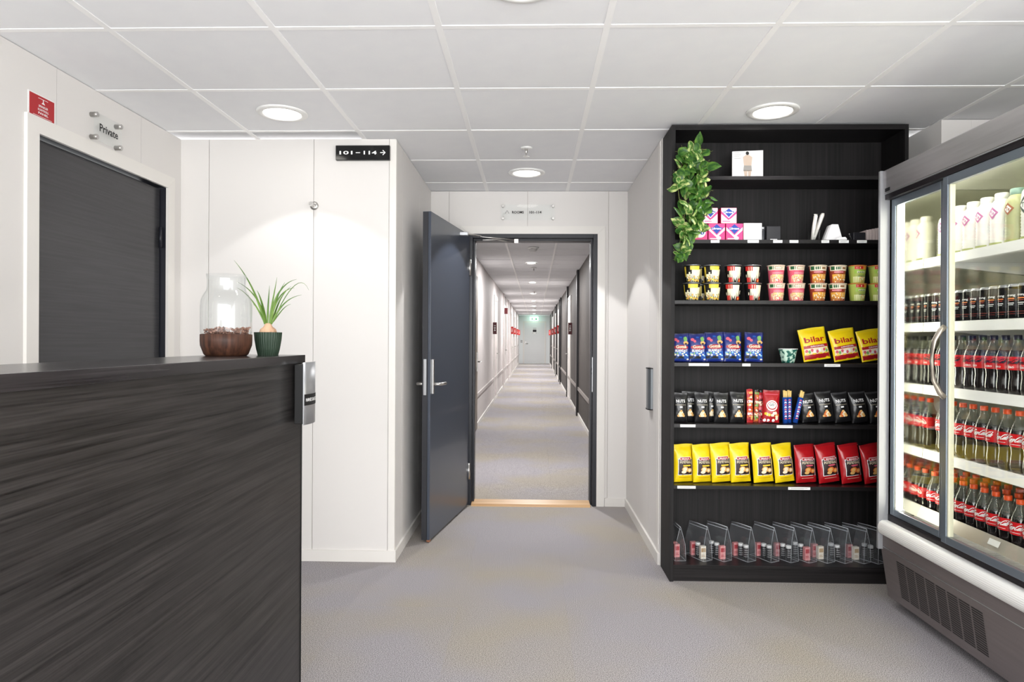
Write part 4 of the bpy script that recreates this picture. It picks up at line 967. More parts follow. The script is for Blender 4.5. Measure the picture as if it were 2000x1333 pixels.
for i, (px, rl, dy) in enumerate(((1536, -.02, 0), (1546, .0, .02), (1554, .22, -.006))):
    t = thing('wafer_tube', 'blue paper tube of wafer sticks, %s' % ('upright one beside the red emblem bag', 'upright middle one of three', 'slanted one beside the black nut bags')[i], 'snack tube', (bx(px, 3.58), 3.585 + dy, ZS[5] + .001 + abs(rl) * .015), (0, rl, 0), 'wafer tubes')
    put('tube', MB().tube([(0, 0, 0), (0, 0, .06), (0, 0, .135)], [.013, .0135, .014], 12), M_TUBE, t)
    put('wafer_tip', MB().tube([(-.004, 0, .13), (-.004, 0, .172)], [.006, .0065], 8).tube([(.006, 0, .13), (.007, 0, .168)], [.006, .0065], 8), M_TIP, t)
    m_ = MB(); 
    v, fa = text2d('WAFER', .085, .012); 
    for k in range(9): m_.add([cyl_map(.0142, .02 + .012 * k)(a, b) for a, b in ((-.008, 0), (-.001, .003), (.006, .0), (.002, .009), (-.006, .008))], [(0, 1, 2, 3, 4)], k % 2)
    put('printed_label', m_, [mat('print_pink', (214, 92, 112), .4), M_PW], t, fix=False)
# crisps
def deco_chip(bg):
    def f(d, rr):
        e = .001
        d.rect(.14, .90, .185, .62, 1, .0006); d.rect(.165, .875, .20, .605, 11, e + .0003, 6, 6)
        d.rect(.22, .80, .575, .665, 1, e + .0006, 5, 3); d.rect(.235, .785, .585, .655, 2, e + .0010, 5, 3)
        d.text('MAARUD', .51, .618, .40, .035, 1, e + .0022, .1); d.text('POTETGULL', .52, .525, .62, .06, 9, e + .0018)
        if bg == 'y': d.rect(.36, .78, .42, .455, 3, e + .0012, 4, 2)
        else: d.oval(.55, .455, .2, .022, 7, e + .0010)
        c = 4 if bg == 'y' else 8
        d.oval(.48, .34, .17, .075, c, e + .0012, 12, .06); d.oval(.46, .345, .11, .045, 9 if bg == 'y' else 4, e + .0016, 12, .06); d.oval(.72, .31, .13, .06, c, e + .0020, 12, .06); d.oval(.72, .31, .08, .035, 9 if bg == 'y' else 4, e + .0024, 12, .06); d.oval(.40, .27, .12, .04, 9 if bg == 'y' else 4, e + .0026, 12, .06)
        d.rect(.2, .8, .12, .128, 2 if bg == 'y' else 9, e, 4, 1)
    return f
lineup(lambda l: bag_proto('crisps_bag', l, .120, .212, .06, [M_YEL, mat('bag_yellow_seal', (230, 206, 40), .35)], deco_chip('y'), '', seed=12, rough=.0022),
       [(1337, .0, .26, .93, .0), (1374, .0, .30, .93, .0), (1412, .0, .26, .96, -.03), (1450, .004, .24, .96, -.03), (1494, .0, .22, .96, -.05), (1536, .004, .24, .95, -.08)], 6, 3.6, -.08, 'yellow crisps bags',
       lambda i: 'yellow potato crisps bag with dark label, %s from the white side wall' % od[i])
lineup(lambda l: bag_proto('crisps_bag', l, .128, .212, .06, [M_CRISPR, mat('bag_red_seal', (150, 20, 28), .3)], deco_chip('r'), '', seed=14, rough=.0022),
       [(1578, .006, .24, .94, -.03), (1622, .0, .24, .96, -.10), (1666, .0, .24, .96, -.09), (1710, .0, .26, .96, -.12)], 6, 3.6, -.08, 'red crisps bags',
       lambda i: 'red potato crisps bag with dark label, %s after the yellow bags' % od[i])
# ---- clear travel kits on the bottom shelf
M_CLEAR = glassy('kit_plastic', (246, 247, 248), 1.45, .06, .05, (200, 204, 210)); M_CLEAR2 = mat('kit_seam', (196, 200, 206), .25, spec=.8)
def kit():
    t = thing('travel_kit_bag', '', 'bag')
    L_, W_, H_ = .15, .058, .178    # long axis along local y (depth), flat base, pinched top
    m = MB()
    A = [(-W_ / 2, -L_ / 2, .0005), (W_ / 2, -L_ / 2, .0005), (W_ / 2, L_ / 2, .0005), (-W_ / 2, L_ / 2, .0005)]
    Bm = [(-W_ * .42, -L_ * .49, .09), (W_ * .42, -L_ * .49, .09), (W_ * .42, L_ * .49, .09), (-W_ * .42, L_ * .49, .09)]
    Tm = [(-.0012, -L_ * .46, H_), (.0012, -L_ * .46, H_), (.0012, L_ * .46, H_), (-.0012, L_ * .46, H_)]
    m.add(A + Bm + Tm, [(0, 1, 2, 3), (0, 1, 5, 4), (1, 2, 6, 5), (2, 3, 7, 6), (3, 0, 4, 7), (4, 5, 9, 8), (5, 6, 10, 9), (6, 7, 11, 10), (7, 4, 8, 11)])
    put('pouch', m, M_CLEAR, t)
    s = MB().tube([Tm[0], (0, 0, H_ + .001), Tm[3]], .0018, 6).box(-.0016, .0016, -L_ * .46, L_ * .46, H_ - .016, H_ - .0135)
    for p, q in ((A[0], Bm[0]), (A[1], Bm[1]), (Bm[0], Tm[0]), (Bm[1], Tm[1])): s.tube([p, q], .0007, 5)
    for a in range(4): s.tube([A[a], A[(a + 1) % 4]], .0007, 5)
    put('seam', s, M_CLEAR2, t)
    return reg(t)
def bottle_small(lab, grp):
    t = thing('shampoo_bottle', lab, 'bottle', group=grp)
    put('bottle', MB().lathe([(.013, .0003), (.0145, .003), (.0145, .058), (.011, .064)], 18), mat('tiny_dark', (30, 30, 33), .3), t)
    put('cap', MB().lathe([(.0135, .061), (.0135, .074), (.0125, .0755)], 18), M_WHITE, t)
    m = MB()
    for k in range(4):
        for q in range(6): a0 = -PI / 2 - .9 + .3 * q; m.add([(.0149 * math.cos(a), .0149 * math.sin(a), z) for a, z in ((a0, .016 + k * .011), (a0 + .3, .016 + k * .011), (a0 + .3, .018 + k * .011), (a0, .018 + k * .011))], [(0, 1, 2, 3)])
    put('printed_label', m, mat('tag_print2', (190, 190, 190), .5), t, fix=False)
    return reg(t)
def smallbox(lab, grp, c, c2, hh):
    t = thing('soap_carton', lab, 'box', group=grp)
    put('box', MB().box(-.015, .015, -.011, .011, .0003, hh), mat('carton_%d_%d' % (c[0], c[2]), c, .45), t, bevel=.0008)
    put('printed_label', MB().box(-.012, .012, -.0116, -.0111, hh * .55, hh * .85).box(-.012, .010, -.0116, -.0111, hh * .2, hh * .24).box(-.012, .006, -.0116, -.0111, hh * .3, hh * .34), mat('cprint_%d_%d' % (c2[0], c2[2]), c2, .5), t)
    return reg(t)
K0 = None; B0 = None; P0 = None; W0 = None
fins = [(1337, 'pp'), (1386, 'pdw'), (1424, 'ddp'), (1472, 'pdd'), (1518, 'pdd'), (1556, 'pdd'), (1592, 'ddp'), (1627, 'pw'), (1661, 'dd'), (1697, 'ow'), (1727, 'dd')]
zk = ZS[7] + .0014
for i, (px, cont) in enumerate(fins):
    ang = .50 + R.uniform(-.05, .05); yc = 3.655 + 0
    xc = bx(px, 3.58) - .034
    if i == 0: ang = .12; xc = .7815
    lb = 'clear zip travel bag of toiletries, %s from the white side wall on the bottom shelf' % od[i]
    if K0 is None: K0 = kit(); K0.location = (xc, yc, zk); K0.rotation_euler = (0, 0, ang); K0['label'] = lb; K0['group'] = 'clear travel kit bags'
    else: dup(K0, (xc, yc, zk), (0, 0, ang), lb, 'clear travel kit bags')
    for j, c in enumerate(cont):
        dyl = .040 - .037 * j - (.01 if len(cont) == 2 else 0); dyl = -dyl if False else dyl
        x = xc - dyl * math.sin(ang); y = yc + dyl * math.cos(ang); pos = ('rear', 'middle', 'front')[j if len(cont) == 3 else j * 2]
        z = zk + .0008
        if c == 'd':
            lb = 'tiny dark bottle with white cap, %s place in the %s travel bag' % (pos, od[i])
            if B0 is None: B0 = bottle_small(lb, 'tiny dark bottles'); B0.location = (x, y, z)
            else: dup(B0, (x, y, z), (0, 0, R.uniform(-.3, .3)), lb, 'tiny dark bottles')
        elif c in 'po':
            lb = 'small pink carton, %s place in the %s travel bag' % (pos, od[i])
            if P0 is None: P0 = smallbox(lb, 'small pink cartons', (226, 150, 150), (180, 50, 60), .07); P0.location = (x, y, z); P0.rotation_euler = (0, 0, .2)
            else: dup(P0, (x, y, z), (0, 0, .2), lb, 'small pink cartons')
        else:
            lb = 'small cream white carton, %s place in the %s travel bag' % (pos, od[i])
            if W0 is None: W0 = smallbox(lb, 'small cream cartons', (240, 232, 216), (190, 160, 120), .068); W0.location = (x, y, z); W0.rotation_euler = (0, 0, .2)
            else: dup(W0, (x, y, z), (0, 0, .2), lb, 'small cream cartons')
# ---- trailing ivy in a dark pot
iv = thing('trailing_ivy', 'trailing green and yellow variegated ivy hanging down over the black shelves', 'plant', (.835, 3.61, ZS[1]))
put('pot', MB().lathe([(.040, 0), (.052, .075), (.055, .08), (.050, .08), (.001, .07)], 28, cap1=False), M_BLACK, iv)
def leafmesh(nm, m, var):
    n = 7; L_ = 1.0; mb = MB(); vs = []
    outl = [(0, 0), (.30, -.05 + .10), (.44, .28), (.40, .52), (.24, .80), (.0, 1.06)]
    rows = [(0.0, .10), (.10, .34), (.28, .45), (.5, .42), (.75, .27), (.93, .10), (1.06, .0)]
    for (y, w_) in rows:
        for k in (-1, -.5, 0, .5, 1):
            x = k * w_; yy = y - (.10 * abs(k) if y < .2 else 0)
            vs.append((x, yy, -.16 * k * k * (w_ / .45) * .45 + .12 * abs(k) * 0 - .28 * (yy - .3) ** 2 + .02 * var * math.sin(6 * yy + k)))
    fs = [(i * 5 + k, i * 5 + k + 1, (i + 1) * 5 + k + 1, (i + 1) * 5 + k) for i in range(len(rows) - 1) for k in range(4)]
    mb.add(vs, fs, 0, True); mb.tube([(0, .02, -.01), (0, -.18, .0), (0, -.32, .08)], .018, 4, 1)
    return mb.mesh(nm, [m, M_STEM], False)
lms = [leafmesh('leaf', M_IVY, 1), leafmesh('leaf', M_IVY2, -1), leafmesh('leaf', M_IVY, -1)]
def ivx(px, y=3.49): return .7225 + (px - 1313) * .00258 - .835
def ivz(py, y=3.49): return CAM_H + (668.5 - py) / 1325.6 * y - ZS[1]
vines = [[(1350, 318, 3.58), (1352, 318, 3.50), (1340, 360, 3.48), (1336, 420, 3.49), (1328, 470, 3.49), (1322, 505, 3.49)],
         [(1360, 318, 3.58), (1364, 322, 3.50), (1372, 360, 3.47), (1376, 400, 3.48), (1362, 430, 3.48), (1345, 470, 3.485), (1340, 500, 3.49)],
         [(1345, 318, 3.58), (1335, 312, 3.50), (1325, 340, 3.48), (1322, 370, 3.485), (1326, 400, 3.49), (1330, 440, 3.49)],
         [(1352, 315, 3.58), (1356, 310, 3.52), (1360, 296, 3.48), (1375, 300, 3.46)]]
def wp(px, py, y): return (ivx(px), y - 3.61, ivz(py))
for v_ in vines: put('stem', MB().tube([wp(*p) for p in v_], .0022, 6), M_STEM, iv)
env = [(300, 1324, 1368, 13), (314, 1318, 1385, 20), (335, 1312, 1380, 20), (360, 1308, 1378, 22), (385, 1312, 1385, 20), (410, 1322, 1388, 17), (435, 1318, 1376, 16), (458, 1318, 1366, 15), (480, 1324, 1352, 9), (500, 1314, 1342, 10)]
for (py, a, b, cnt_) in env:
    for k in range(cnt_):
        px = R.uniform(a, b); q = py + R.uniform(-13, 13); y = R.uniform(3.445, 3.492) if px > 1330 else R.uniform(3.43, 3.465)
        s_ = R.uniform(.042, .066) * (.8 if py > 470 else 1)
        side = (px - (a + b) / 2) / ((b - a) / 2)
        o = bpy.data.objects.new('leaf', R.choice(lms)); COL.objects.link(o); o.parent = iv
        o.location = wp(px, q, y)
        roll = side * 1.1 + R.uniform(-.8, .8)
        up = Matrix.Rotation(roll + (0 if R.random() < .85 else PI), 4, 'Y')
        # leaf plane faces the room (-y), tip drooping
        base = Matrix.Rotation(PI / 2 + R.uniform(-.9, .7), 4, 'X') @ Matrix.Rotation(PI, 4, 'Z') @ Matrix.Rotation(R.uniform(-1.0, 1.0), 4, 'Y')
        o.rotation_euler = (up @ base).to_euler(); o.scale = (s_, s_, s_)
# ---------------------------------------------------------------- display fridge
FX, FB, FY0, FY1, FT = 1.65, 2.40, 2.02, 3.24, 2.04     # door plane, rear, near end, far end, top
M_CAB = mat('fridge_grey', (112, 104, 104), .42, .25, noise=((3, 3, 90), (120, 112, 112), .3, .7)); M_HEAD = mat('fridge_header', (186, 184, 186), .36, .8, noise=((2, 3, 60), (198, 196, 198), .3, .7))
M_IN = mat('fridge_interior', (222, 222, 208), .35); M_RAIL = mat('fridge_white', (252, 252, 250), .3)
M_TUBE_L = mat('fridge_tube', (255, 255, 240), .4, emit=(255, 253, 238), es=TUBE_E)
M_DFR = mat('door_frame_blue_grey', (128, 138, 148), .3, .55); M_DARKM = mat('dark_metal', (44, 40, 44), .35, .6); M_MIRR = mat('polished_panel', (212, 212, 200), .10, 1.0)
fg = thing('display_fridge', 'tall glass-fronted drinks fridge with grey metal body and lit white shelves', 'fridge', (FX, FY1, 0))
def fbx(mb, x0, x1, y0, y1, z0, z1, mi=0): return mb.box(x0 - FX, x1 - FX, y0 - FY1, y1 - FY1, z0, z1, mi)
def fmap(p): return (p[0] - FX, p[1] - FY1, p[2])
put('side_panel', fbx(MB(), 1.692, FB, 3.18, FY1, .09, FT - .005), mat('fridge_side', (150, 148, 150), .4, .3), fg, bevel=.002)
put('edge_trim', fbx(MB(), 1.630, 1.676, 3.222, FY1, .27, FT), mat('edge_grey', (150, 151, 154), .5, .3), fg, bevel=.002)
put('side_panel', fbx(MB(), 1.692, FB, FY0, 2.07, .09, FT - .005), M_CAB, fg, bevel=.002)
put('rear_panel', fbx(MB(), FB - .06, FB - .001, 2.0705, 3.1795, .09, FT - .01), M_IN, fg)
put('roof_panel', fbx(MB(), 1.70, FB - .0605, 2.0705, 3.1795, 1.94, FT - .01), M_IN, fg)
put('floor_panel', fbx(MB(), 1.76, FB - .0605, 2.0705, 3.1795, .09, .425), M_IN, fg)
put('header', MB().prism([(1.645, 1.932), (1.642, 2.036), (1.648, FT), (1.76, FT), (1.76, 1.932)], FY0, 3.2215, 'y', M=Matrix.Translation((-FX, -FY1, 0))), M_HEAD, fg, bevel=.002)
tr = fbx(MB(), 1.652, 1.72, FY0, 3.2215, 1.903, 1.9315, 0); fbx(tr, 1.646, 1.652, FY0, 3.2215, 1.926, 1.931, 1)
put('door_track', tr, [M_DARKM, M_SILVER], fg)
put('badge', fbx(MB(), 1.642, 1.6445, 3.165, 3.205, 1.937, 1.952), M_INK, fg)
# lower front: ribbed bumper, upper kick plate, sloped grille panel
nb = 14; prof = []
for k in range(nb * 2 + 1):
    a = PI * k / (nb * 2); r = .030 + (.0006 if k % 2 else -.0005)
    prof.append((1.652 - r * math.sin(a) * .85, .372 + .034 * math.cos(a)))
prof += [(1.672, .338), (1.672, .406)]
put('bumper', MB().prism(prof, FY0, 3.2215, 'y', M=Matrix.Translation((-FX, -FY1, 0))), M_WHITE, fg)
put('kick_plate', MB().prism([(1.6505, .285), (1.6505, .338), (1.676, .338), (1.676, .285)], FY0, FY1, 'y', M=Matrix.Translation((-FX, -FY1, 0))), M_CAB, fg)
put('seam_trim', fbx(MB(), 1.6490, 1.67, FY0, FY1, .2815, .2848), M_SILVER, fg)
LP0, LP1 = (1.6505, .281), (1.686, .045)   # slope of the lower panel
def lp(y, z, e=0):  # point on the lower panel face
    t = (LP0[1] - z) / (LP0[1] - LP1[1]); return (LP0[0] + (LP1[0] - LP0[0]) * t - e - FX, y - FY1, z)
put('lower_panel', MB().prism([LP0, LP1, (1.75, .045), (1.75, .281)], FY0, FY1, 'y', M=Matrix.Translation((-FX, -FY1, 0))), M_CAB, fg, bevel=.0015)
sl_ = MB(); nr_, ncol = 18, 8; gy0, gy1 = 3.115, 2.52; cw = (gy0 - gy1) / ncol
for c in range(ncol):
    for r in range(nr_):
        y1 = gy0 - c * cw - .004; y0 = y1 - cw + .010; z1 = .250 - r * .0093; z0 = z1 - .0056
        a, b, c_, d = lp(y0, z0, .0004), lp(y1, z0, .0004), lp(y1, z1, .0012), lp(y0, z1, .0012)
        sl_.add([a, b, c_, d], [(0, 1, 2, 3)], 0)
o = put('grille', sl_, [M_BLACK, M_CAB], fg, fix=False); o['kind'] = 'stuff'
put('plinth', fbx(MB(), 1.76, FB - .04, 2.06, 3.20, 0.02, .09), M_BLACK, fg)
for y in (2.12, 3.14):
    for x in (1.80, 2.32):
        put('foot', MB().lathe([(.022, 0), (.022, .008), (.010, .012), (.010, .03)], 16, cx=x - FX, cy=y - FY1), M_BLACK, fg)
# door rail, inner air grille, sloped lip
put('sill', fbx(MB(), 1.673, 1.735, FY0 + .02, 3.2215, .4065, .435), M_DARKM, fg)
put('air_duct', fbx(MB(), 1.7355, 1.7595, 2.0705, 3.1795, .38, .437), M_DARKM, fg)
ag = MB(); y = 2.09
while y < 3.165:
    ag.box(1.722 - FX, 1.772 - FX, y - FY1, y + .0055 - FY1, .4352, .4405); y += .0125
o = put('air_grille', ag, M_SILVER, fg); o['kind'] = 'stuff'
put('lip', MB().prism([(1.773, .434), (1.798, .488), (1.801, .488), (1.779, .430)], 2.072, 3.178, 'y', M=Matrix.Translation((-FX, -FY1, 0))), M_SILVER if False else mat('lip_steel', (196, 190, 180), .3, .5), fg)
# polished end linings
put('end_lining', fbx(MB(), 1.70, FB - .0605, 3.170, 3.1798, .436, 1.938), M_MIRR, fg)
put('end_lining', fbx(MB(), 1.70, FB - .0605, 2.0702, 2.08, .436, 1.938), M_MIRR, fg)
# light tubes
put('light_tube', MB().tube([(1.696 - FX, 3.1585 - FY1, .47), (1.696 - FX, 3.1585 - FY1, 1.89)], .0105, 12), M_TUBE_L, fg)
put('light_tube', MB().tube([(1.71 - FX, 2.095 - FY1, .47), (1.71 - FX, 2.095 - FY1, 1.89)], .0105, 12), M_TUBE_L, fg)
put('light_tube', MB().tube([(1.745 - FX, 2.10 - FY1, 1.925), (1.745 - FX, 3.15 - FY1, 1.925)], .011, 12), M_TUBE_L, fg)
for z in (.462, 1.895): put('tube_socket', fbx(MB(), 1.682, 1.71, 3.147, 3.1699, z - .008, z + .008), M_RAIL, fg)
# shelves with price rails and brackets
FS = [1.615, 1.322, 1.036, .742]; SX = 1.80
for z in FS:
    put('shelf', fbx(MB(), SX + .013, FB - .062, 2.082, 3.168, z - .012, z), M_RAIL, fg)
    put('price_rail', MB().prism([(SX, z - .034), (SX + .003, z + .006), (SX + .012, z + .008), (SX + .0125, z - .036)], 2.082, 3.168, 'y', M=Matrix.Translation((-FX, -FY1, 0))), M_RAIL, fg)
    for y in (3.155, 2.62, 2.1):
        put('bracket', MB().prism([(SX + .03, z - .0125), (FB - .07, z - .0125), (FB - .07, z - .075), (SX + .03, z - .025)], y - .003, y + .003, 'y', M=Matrix.Translation((-FX, -FY1, 0))), M_RAIL, fg)
# sliding glass doors
def sdoor(y0, y1, xp, handle):
    z0, z1 = .4355, 1.9025; sw_, t = .032, .020
    m = fbx(MB(), xp, xp + t, y0, y0 + sw_, z0, z1); fbx(m, xp, xp + t, y1 - sw_, y1, z0, z1); fbx(m, xp, xp + t, y0 + sw_, y1 - sw_, z1 - .035, z1); fbx(m, xp, xp + t, y0 + sw_, y1 - sw_, z0, z0 + .03)
    d = put('sliding_door', m, M_DFR, fg, bevel=.002)
    put('pane', fbx(MB(), xp + .008, xp + .012, y0 + sw_ + .0003, y1 - sw_ - .0003, z0 + .0303, z1 - .0353), M_GLASS, d)
    put('gasket', fbx(MB(), xp + t * .3, xp + t + .006, y1 - sw_ - .008, y1 - sw_ - .0005, z0 + .03, z1 - .035).box(xp + t * .3 - FX, xp + t + .006 - FX, y0 + sw_ + .0005 - FY1, y0 + sw_ + .008 - FY1, z0 + .03, z1 - .035), mat('cream_gasket', (226, 224, 200), .5), d)
    if handle:
        yy = y1 - .020; pts = [(xp, 1.30), (xp - .018, 1.285), (xp - .042, 1.245), (xp - .052, 1.165), (xp - .042, 1.085), (xp - .018, 1.035), (xp, 1.02)]
        put('handle', MB().tube([(a - FX, yy - FY1, b) for a, b in pts], [.013, .011, .009, .008, .009, .011, .013], 12), mat('handle_grey', (176, 168, 156), .32, .7), d)
sdoor(2.802, 3.215, 1.678, False)
sdoor(2.03, 2.782, 1.655, True)
# ---- bottles
def script_coke(mb, wd, h, F, mi):
    """flowing hand-lettered Coca-Cola, drawn as ribbons"""
    S = lambda pts, w_: stroke(mb, [((x + .32 * y) * wd - wd * .56, (y - .45) * h) for x, y in pts], [w_ * h] * len(pts), F, mi)
    arc = lambda cx, cy, rx, ry, a0, a1, n=9: [(cx + rx * math.cos(math.radians(a0 + (a1 - a0) * k / n)), cy + ry * math.sin(math.radians(a0 + (a1 - a0) * k / n))) for k in range(n + 1)]
    for x0 in (0.0, .50):
        S(arc(x0 + .085, .52, .085, .48, 40, 320, 12), .15)
        S(arc(x0 + .205, .30, .04, .26, 0, 360, 10), .12)
        if x0 == 0:
            S(arc(x0 + .30, .30, .04, .26, 50, 310, 8), .12); S(arc(x0 + .385, .30, .035, .26, 0, 360, 10), .12); S([(x0 + .425, .56), (x0 + .425, .04)], .12)
            S([(x0 + .09, .02), (x0 + .2, -.10), (x0 + .32, -.12), (x0 + .42, -.04)], .08)
        else:
            S(arc(x0 + .28, .5, .018, .48, 0, 360, 10), .09); S(arc(x0 + .355, .30, .035, .26, 0, 360, 10), .12); S([(x0 + .395, .56), (x0 + .395, .04), (x0 + .44, .10)], .12)
            S([(x0 + .05, 1.0), (x0 + .18, 1.08), (x0 + .30, .98)], .08)
    S([(.445, .36), (.485, .36)], .10)
M_PET = glassy('pet_clear', (226, 228, 222), 1.5, .03, .07, (226, 228, 214)); M_COLA = mat('cola', (20, 12, 12), .10, coat=.6, spec=.8); M_COLA_REFL = mat('cola_reflection', (66, 58, 36), .14, coat=.5)  # last one: reflection on the lower bottles painted in as olive-brown
def bottle(kind, H_, R_):
    t = thing('cola_bottle', '', 'bottle')
    pf = [(0, .70), (.02, .86), (.06, .95), (.12, 1.0), (.20, .96), (.30, .88), (.38, .92), (.44, .99), (.50, 1.0), (.62, 1.0), (.68, .92), (.74, .78), (.80, .60), (.85, .47), (.885, .40), (.90, .44), (.91, .44), (.915, .38), (.93, .38)]
    fill = {'zero': .74, 'low': .70, 'half': .70}[kind]
    mis = []
    for i in range(len(pf) - 1):
        zc = (pf[i][0] + pf[i + 1][0]) / 2
        mis.append(2 if kind == 'half' and zc < .36 else (0 if zc < fill else 1))
    m = MB()
    n = 20; vs = []
    for i, (z, r) in enumerate(pf):
        for k in range(n):
            a = 2 * PI * k / n; q = 1 + (.035 * math.cos(5 * a) * (1 if z < .10 else 0)) + (.012 * math.cos(10 * a) if .1 <= z < .40 or .62 < z < .84 else 0)
            vs.append((r * R_ * q * math.cos(a), r * R_ * q * math.sin(a), z * H_ + (.0004)))
    m.add(vs, [])
    for i in range(len(pf) - 1):
        for k in range(n): m.f.append((i * n + k, i * n + (k + 1) % n, (i + 1) * n + (k + 1) % n, (i + 1) * n + k)); m.m.append(mis[i]); m.sm.append(True)
    m.f.append(tuple(range(n))[::-1]); m.m.append(mis[0]); m.sm.append(False)
    put('bottle', m, [M_COLA, M_PET, M_COLA_REFL], t)
    capc = mat('cap_black', (28, 26, 28), .4) if kind == 'zero' else mat('cap_orange', (226, 84, 34), .4)
    put('cap', MB().lathe([(.43 * R_, .918 * H_), (.44 * R_, .925 * H_), (.44 * R_, .993 * H_), (.40 * R_, H_)], 20), capc, t)
    z0, z1 = (.42, .63) if kind != 'zero' else (.42, .64)
    lb = put('label_band', MB().lathe([(R_ * 1.0 + .0006, z0 * H_), (R_ * 1.0 + .0006, (z0 + .04) * H_), (R_ * 1.0 + .0006, (z1 - .03) * H_), (R_ * 1.01 + .0004, z1 * H_)], 28, cap0=False, cap1=False), mat('label_red', (206, 22, 30), .35), t)
    tm = MB(); rr_ = R_ * 1.0 + .0014; zc = (z0 + z1) / 2 * H_
    script_coke(tm, .062, (.090 if kind != 'zero' else .075) * H_ * 1.0, cyl_map(rr_, zc + (.004 if kind != 'zero' else .006), PI + .12), 0)
    if kind != 'zero': tm.add([cyl_map(rr_, zc, PI + .12)(a, b) for a, b in ((-.02, -.0165), (-.005, -.0165), (.01, -.0165), (.02, -.0165), (.02, -.0150), (.01, -.0150), (-.005, -.0150), (-.02, -.0150))], [(0, 1, 6, 7), (1, 2, 5, 6), (2, 3, 4, 5)], 0)
    else: text_on(tm, 'ZERO', .026, .0075, cyl_map(rr_, zc - .015, PI + .12), 1)
    put('lettering', tm, [M_PW if kind != 'zero' else M_INK, M_PW], lb, fix=False)
    return reg(t)
def shelf_row(proto, n, y0, step, x, z, labf, grp, first=None, jit=.0002, rz=.35):
    out = first
    for i in range(n):
        loc = (x + R.uniform(-jit, jit), y0 - step * i, z); lab = labf(i); rot = (0, 0, R.uniform(-rz, rz))
        if out is None: out = proto(); out.location = loc; out.rotation_euler = rot; out['label'] = lab; out['group'] = grp
        else: dup(out, loc, rot, lab, grp)
    return out
RC = .0321
z_ = FS[2] + .0003
shelf_row(lambda: bottle('zero', .232, RC), 15, 3.125, .0672, 1.866, z_, lambda i: 'black-capped cola bottle with red band, %s from the mirrored end lining' % od[i], 'black-capped cola bottles')
z_ = FS[3] + .0003
shelf_row(lambda: bottle('half', .236, RC), 14, 3.118, .0680, 1.866, z_, lambda i: 'orange-capped cola bottle on the lowest white shelf, %s from the mirrored end' % od[i], 'cola bottles on the lowest white shelf')
b_low = None
for rrow, (xx, yo) in enumerate(((1.838, 3.135), (1.905, 3.105), (1.975, 3.13))):
    b_low = shelf_row(lambda: bottle('low', .226, RC), (15, 14, 14)[rrow], yo, .0675, xx, .4253, lambda i, rrow=rrow: 'orange-capped cola bottle on the fridge floor, %s row, %s from the mirrored end' % (('front', 'middle', 'rear')[rrow], od[i]), 'cola bottles on the fridge floor', b_low)
# energy drink cans
def can():
    t = thing('drink_can', '', 'can'); r, h = .0265, .140
    put('can', MB().lathe([(.020, .0003), (.024, .003), (r, .010), (r, h - .010), (.0235, h - .002), (.0225, h)], 26, cap1=True, mis=[1, 0, 0, 1, 1]), [mat('can_black', (30, 29, 32), .22, .6), M_SILVER], t)
    m = MB(); A = PI + .15
    text_on(m, 'strong', .036, .0105, cyl_map(r + .0007, .096, A), 0)
    for k, (zz, hh, w_, mi) in enumerate(((.083, .004, .030, 1), (.076, .003, .024, 2), (.066, .0028, .028, 0), (.060, .002, .022, 0), (.034, .0016, .05, 2), (.026, .0012, .036, 2))):
        F = cyl_map(r + .0006, zz, A); q = 6
        for s in range(q): m.add([F(-w_ / 2 + w_ * s / q, 0), F(-w_ / 2 + w_ * (s + 1) / q, 0), F(-w_ / 2 + w_ * (s + 1) / q, hh), F(-w_ / 2 + w_ * s / q, hh)], [(0, 1, 2, 3)], mi)
    put('printed_label', m, [M_PW, mat('can_orange', (226, 130, 70), .4), mat('can_red', (150, 60, 50), .4)], t, fix=False)
    put('tab', MB().lathe([(.020, h), (.0205, h + .0006), (.001, h + .0006)], 18, cap0=False).box(-.006, .008, -.004, .004, h + .0006, h + .002), M_SILVER, t)
    return reg(t)
z_ = FS[1] + .0003
shelf_row(can, 18, 3.140, .0548, 1.852, z_, lambda i: 'slim black energy drink can, %s from the mirrored end of the fridge' % od[i], 'black energy drink cans', jit=.0008, rz=.06)
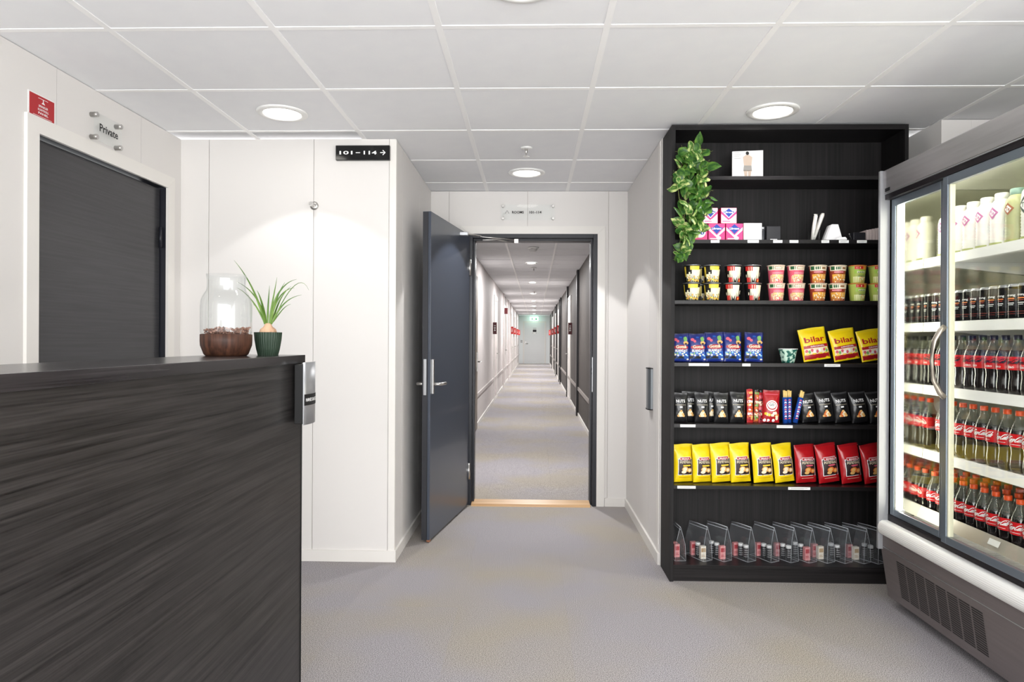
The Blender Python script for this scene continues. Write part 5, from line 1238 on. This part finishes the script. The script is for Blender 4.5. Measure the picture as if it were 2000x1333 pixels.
# milk bottles on the uppermost fridge shelf
def milk(kind):
    t = thing('yoghurt_bottle', '', 'bottle'); Rm, H_ = .041, (.215 if kind != 'big' else .235)
    pr = [(.036, .0003), (.040, .004)]
    for k in range(9): z = .014 + .012 * k; pr += [(Rm, z), (Rm - .0022, z + .006)]
    pr += [(Rm, .128), (Rm, .150), (.037, H_ * .80), (.026, H_ * .87), (.021, H_ * .90)]
    put('bottle', MB().lathe(pr, 28), mat('milk_white', (246, 244, 238), .35) if kind != 'green' else mat('milk_green', (182, 184, 140), .3), t)
    put('cap', MB().lathe([(.0235, H_ * .885), (.0245, H_ * .89), (.0245, H_ * .985), (.022, H_)], 24), mat('milk_white', (246, 244, 238), .35) if kind != 'green' else mat('cap_seagreen', (140, 170, 158), .35), t)
    col = {'pink': (196, 120, 168), 'green': (170, 110, 84), 'big': (84, 92, 88)}[kind]
    m = MB(); A = PI + .15; r = Rm + .0012; s = .024 if kind != 'big' else .032; F = cyl_map(r, .135, A)
    q = 6
    def dia(s, mi, F):
        for k in range(q):
            x0, x1 = -s + 2 * s * k / q, -s + 2 * s * (k + 1) / q; h0, h1 = s - abs(x0), s - abs(x1)
            m.add([F(x0, -h0), F(x1, -h1), F(x1, h1), F(x0, h0)], [(0, 1, 2, 3)], mi)
    dia(s, 0, F); dia(s * .62, 1, cyl_map(r + .0005, .135, A))
    text_on(m, 'Te', s * .7, s * .6, cyl_map(r + .001, .135, A), 0)
    F = cyl_map(r - .0002, 0, A)
    for k in range(8): m.add([F(-.035 + .00875 * k, .010), F(-.035 + .00875 * (k + 1), .010), F(-.035 + .00875 * (k + 1), .018), F(-.035 + .00875 * k, .018)], [(0, 1, 2, 3)], 2)
    put('printed_label', m, [mat('milk_logo_%s' % kind, col, .45), M_PW, mat('milk_band', (178, 184, 120), .5)], t, fix=False)
    return reg(t)
z_ = FS[0] + .0003
pk = shelf_row(lambda: milk('pink'), 5, 3.085, .0860, 1.862, z_, lambda i: 'white ribbed yoghurt bottle with pink diamond logo, %s from the mirrored end' % od[i], 'white yoghurt bottles', rz=.1)
gm = milk('green'); gm.location = (1.862, 3.085 - .086 * 5, z_); gm['label'] = 'greenish ribbed yoghurt bottle between white bottles on the uppermost fridge shelf'
bg_ = milk('big'); bg_.location = (1.862, 3.085 - .086 * 6, z_); bg_['label'] = 'larger white ribbed yoghurt bottle with dark grey diamond logo, beside the greenish one'; bg_['group'] = 'grey logo yoghurt bottles'
for k in range(4): dup(bg_, (1.862, 3.085 - .086 * (7 + k), z_), (0, 0, .1), 'larger white yoghurt bottle with grey diamond logo, %s in the row beyond the first' % od[k], 'grey logo yoghurt bottles')
m_ = MB().box(-.0008, .0008, -.03, .03, -.012, .012)
tag(put('price_tag', m_, M_WHITE, loc=(1.7835, 2.66, .468), rot=(0, .43, 0)), 'small white price label on the steel lip inside the fridge', 'price tag')
